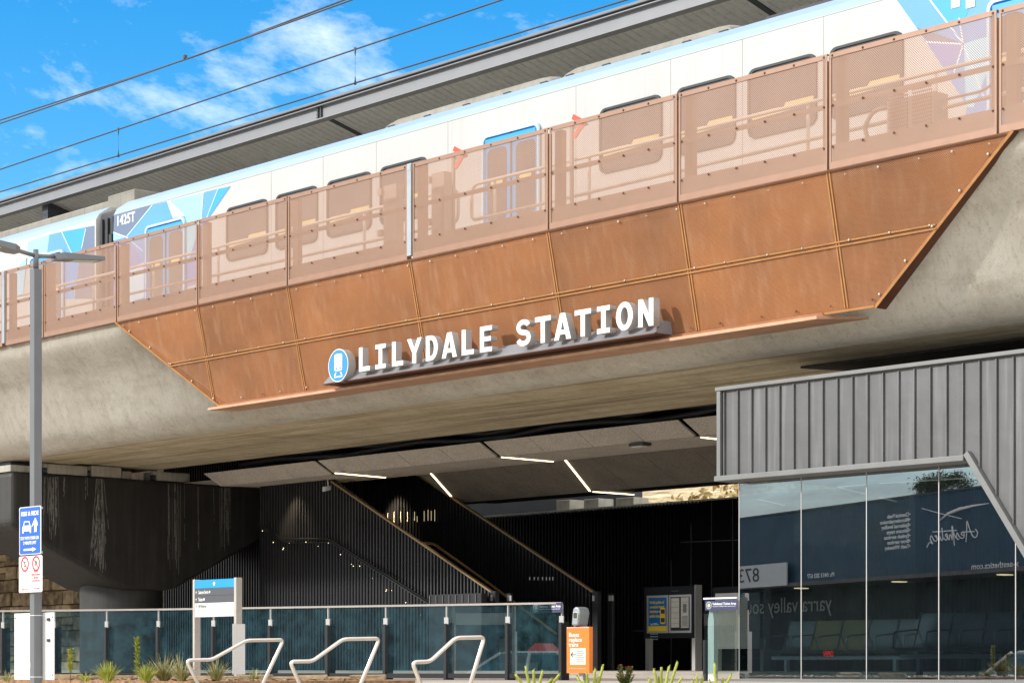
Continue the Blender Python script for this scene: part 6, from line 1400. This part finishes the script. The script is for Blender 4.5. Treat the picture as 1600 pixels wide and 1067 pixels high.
srow(1262, 1304, 0, 'Ph: 0413 202 677', 900, 0, size=.18, bold=.01)
a, c = shp(1473, 795, .01), shp(1556, 795, .01)
# brush stroke swash above the script
pa = [shp(x, y) + nrmS * .01 for x, y in ((1467, 814), (1482, 802), (1500, 795), (1520, 790), (1546, 786))]
MB().tube(pa, .03, 6, rr=[.012, .035, .045, .03, .008]).build('swash', M['shop_text'], sh)
MB().tube([shp(x, y) + nrmS * .01 for x, y in ((1441, 794), (1470, 802), (1503, 810))], .012, 6).build('swash', M['shop_text'], sh)
# number sign
g = thing('number_sign', 'white sign board reading 873 under the shop awning', 'sign', shp(1196, 900)); 
pL, pR = shp(1120, 900), shp(1238, 900); z0, z1 = shp(1196, 917).z, shp(1196, 882).z
o = sbox(pL, pR, z0, z1, .16, .20, M['sign_white'], 'panel', g)
u_ = Vector((ua.x, ua.y, 0)) if (Vector((ua.x, ua.y, 0)).cross(ZV)).dot(nrmS) > 0 else -Vector((ua.x, ua.y, 0))
s_ = shp(1196, 908); e_ = shp(1164, 908); st_ = s_ if (e_ - s_).dot(u_) > 0 else e_
text('873', .62, M['text_dark'], g, st_ + nrmS * .205, u=u_, w=ZV, fit=(s_ - e_).length, depth=.004, name='lettering')
# shop window lettering and poster
def sfront(x0, x1, y, s, mt, size, **k):
    n = vn if vn.dot(-V1) > 0 else -vn
    a, c = mir(onP(x0, y, V1 - n * 1.6, n)), mir(onP(x1, y, V1 - n * 1.6, n)); start = a if (c - a).dot(u_) > 0 else c
    return text(s, size, M[mt], sh, start + nrmS * .012, u=u_, w=ZV, fit=(c - a).length, depth=.004, name='lettering', **k)
sfront(1163, 1300, 953, 'yarra valley soul', 'shop_grey', .7)
o = sfront(1288, 1303, 1025, 'OPEN', 'neon', .24); o.name = 'open_sign'
n = vn if vn.dot(-V1) > 0 else -vn
pL, pR = mir(onP(1474, 900, V1 - n * 1.6, n)), mir(onP(1504, 900, V1 - n * 1.6, n))
sbox(pL, pR, mir(onP(1489, 928, V1 - n * 1.6, n)).z, mir(onP(1489, 872, V1 - n * 1.6, n)).z, -1.58, -1.56, M['paper'], 'poster')
for px, py in ((1377, 903), (1225, 916), (1541, 898)):
    q = shp(px, py); b = MB(); b.box(q.x - .12, q.x + .12, q.y - 1.0, q.y - .6, zaw - .03, zaw - .002); b.build('awning_lamp', M['lamp_small'], sh)
# pine beyond the shop
n_c = at(1478, 760, 84); tp = mir(n_c)
pt = thing('pine_tree', 'broad dark pine tree behind the shop building', 'tree', (tp.x, tp.y, RZ))
MB().tube([(tp.x, tp.y, RZ), (tp.x + .1, tp.y, 3.5), (tp.x - .1, tp.y, 6.4)], .2, 8, rr=[.28, .2, .1]).build('trunk', M['bark'], pt)
rnd = random.Random(31); b = MB()
for i in range(26):
    cx_p, cy_p = rnd.uniform(1438, 1515), 0
    cy_p = 762 - 18 * math.sin((cx_p - 1430) / 92 * math.pi) * rnd.uniform(.2, 1.0) + rnd.uniform(-6, 14)
    c = mir(at(cx_p, cy_p, 84 + rnd.uniform(-.8, .8))); rr_ = rnd.uniform(.2, .40)
    for k in range(150):
        v = Vector((rnd.gauss(0, 1), rnd.gauss(0, 1), rnd.gauss(0, .7))) * rr_ * .6; q = c + v; d = Vector((rnd.uniform(-1, 1), rnd.uniform(-1, 1), rnd.uniform(-.4, 1))).normalized(); sd = d.cross(Vector((rnd.uniform(-1, 1), rnd.uniform(-1, 1), .3))).normalized() * .02
        b.add([q - sd, q + sd, q + d * .13], [(0, 1, 2)])
b.build('crown', M['leaf_dark'], pt)

# ------------------------------------------------------------------ white car parked by the shops (mirrored in the balustrade)
bn = Vector((K2.y - K1.y, K1.x - K2.x, 0)).normalized(); vc_ = at(872, 1040, 47.5); cc = vc_ - bn * 2 * (vc_ - K1).dot(bn); cc.z = RZ + .004; print('car', cc[:]); ang = math.atan2(ua.y, ua.x)
car = thing('parked_car', 'white sedan with a red roof sign parked before the shops', 'car', cc)
def cpt(x, y, z): return cc + Vector((math.cos(ang) * x - math.sin(ang) * y, math.sin(ang) * x + math.cos(ang) * y, z))
side = [(-2.25, .35), (-2.28, .75), (-2.1, .92), (-1.5, .98), (.75, .98), (1.9, .86), (2.2, .70), (2.25, .35)]
b = MB(); b.prism([cpt(x, -.86, z) for x, z in side], cpt(0, .86, 0) - cpt(0, -.86, 0)); b.build('body', M['car_white'], car, bevel=.06, seg=3)
def cabin(pts, wb_, wt, mt, name, bev):
    lo = [cpt(x, s * (wb_ if z < 1.1 else wt), z) for s in (-1, 1) for x, z in pts]; k = len(pts); b = MB()
    b.add(lo, [list(range(k)), list(range(2 * k - 1, k - 1, -1))] + [[(i + 1) % k, i, k + i, k + (i + 1) % k] for i in range(k)]); o = b.build(name, M[mt], car, bevel=bev)
    bmm = bmesh.new(); bmm.from_mesh(o.data); bmesh.ops.recalc_face_normals(bmm, faces=bmm.faces); bmm.to_mesh(o.data); bmm.free()
cabin([(-1.75, .96), (1.15, .96), (.35, 1.42), (-1.0, 1.42)], .78, .62, 'car_glass', 'windows', .04)
cabin([(-1.15, 1.37), (.45, 1.37), (.25, 1.455), (-.9, 1.455)], .64, .58, 'car_white', 'roof', .03)
for s in (-1, 1):
    for x0, z0, x1, z1 in ((1.17, .97, .38, 1.42), (-1.77, .97, -1.02, 1.42), (-.3, .97, -.3, 1.42)):
        b = MB(); b.bar(cpt(x0, s * .80, z0), cpt(x1, s * .645, z1), .06, .05); b.build('pillar', M['car_white'], car)
    for x in (-1.4, 1.4):
        w_ = MB(); w_.tube([cpt(x, s * .70, .33), cpt(x, s * .89, .33)], .33, 18); w_ = w_.build('wheel', M['rubber'], car); MB().tube([cpt(x, s * .885, .33), cpt(x, s * .90, .33)], .20, 14).build('rim', M['alum'], w_)
    b = MB(); b.sphere(cpt(.85, s * .98, 1.02), .09, 8, 5, (1, 1, .7)); b.build('mirror', M['car_white'], car)
    b = MB(); b.sphere(cpt(2.16, s * .62, .70), .12, 8, 5, (.6, 1, .6)); b.build('headlight', M['lens'], car)
rs = MB(); rs.hexa([cpt(-.6, -.28, 1.457), cpt(-.1, -.28, 1.457), cpt(-.1, .28, 1.457), cpt(-.6, .28, 1.457), cpt(-.45, -.2, 1.62), cpt(-.25, -.2, 1.62), cpt(-.25, .2, 1.62), cpt(-.45, .2, 1.62)]); rs.build('roof_sign', M['red'], car)

# unseen leafy row added to keep bright sky out of the glass reflections
hg = thing('added_hedge', 'long dark leafy row added behind the photographer to block sky reflections', 'added_hedge', (-28, -38, RZ))
leaf_cloud('foliage', M['leaf_dark'], (-28, -38, RZ + 2.2), (26, 1.6, 3.0), 9000, .45, parent=hg, seed=9)
b = MB(); b.box(-53, -3, -38.6, -37.4, RZ, RZ + 4.4); b.build('core', M['leaf_dark'], hg)
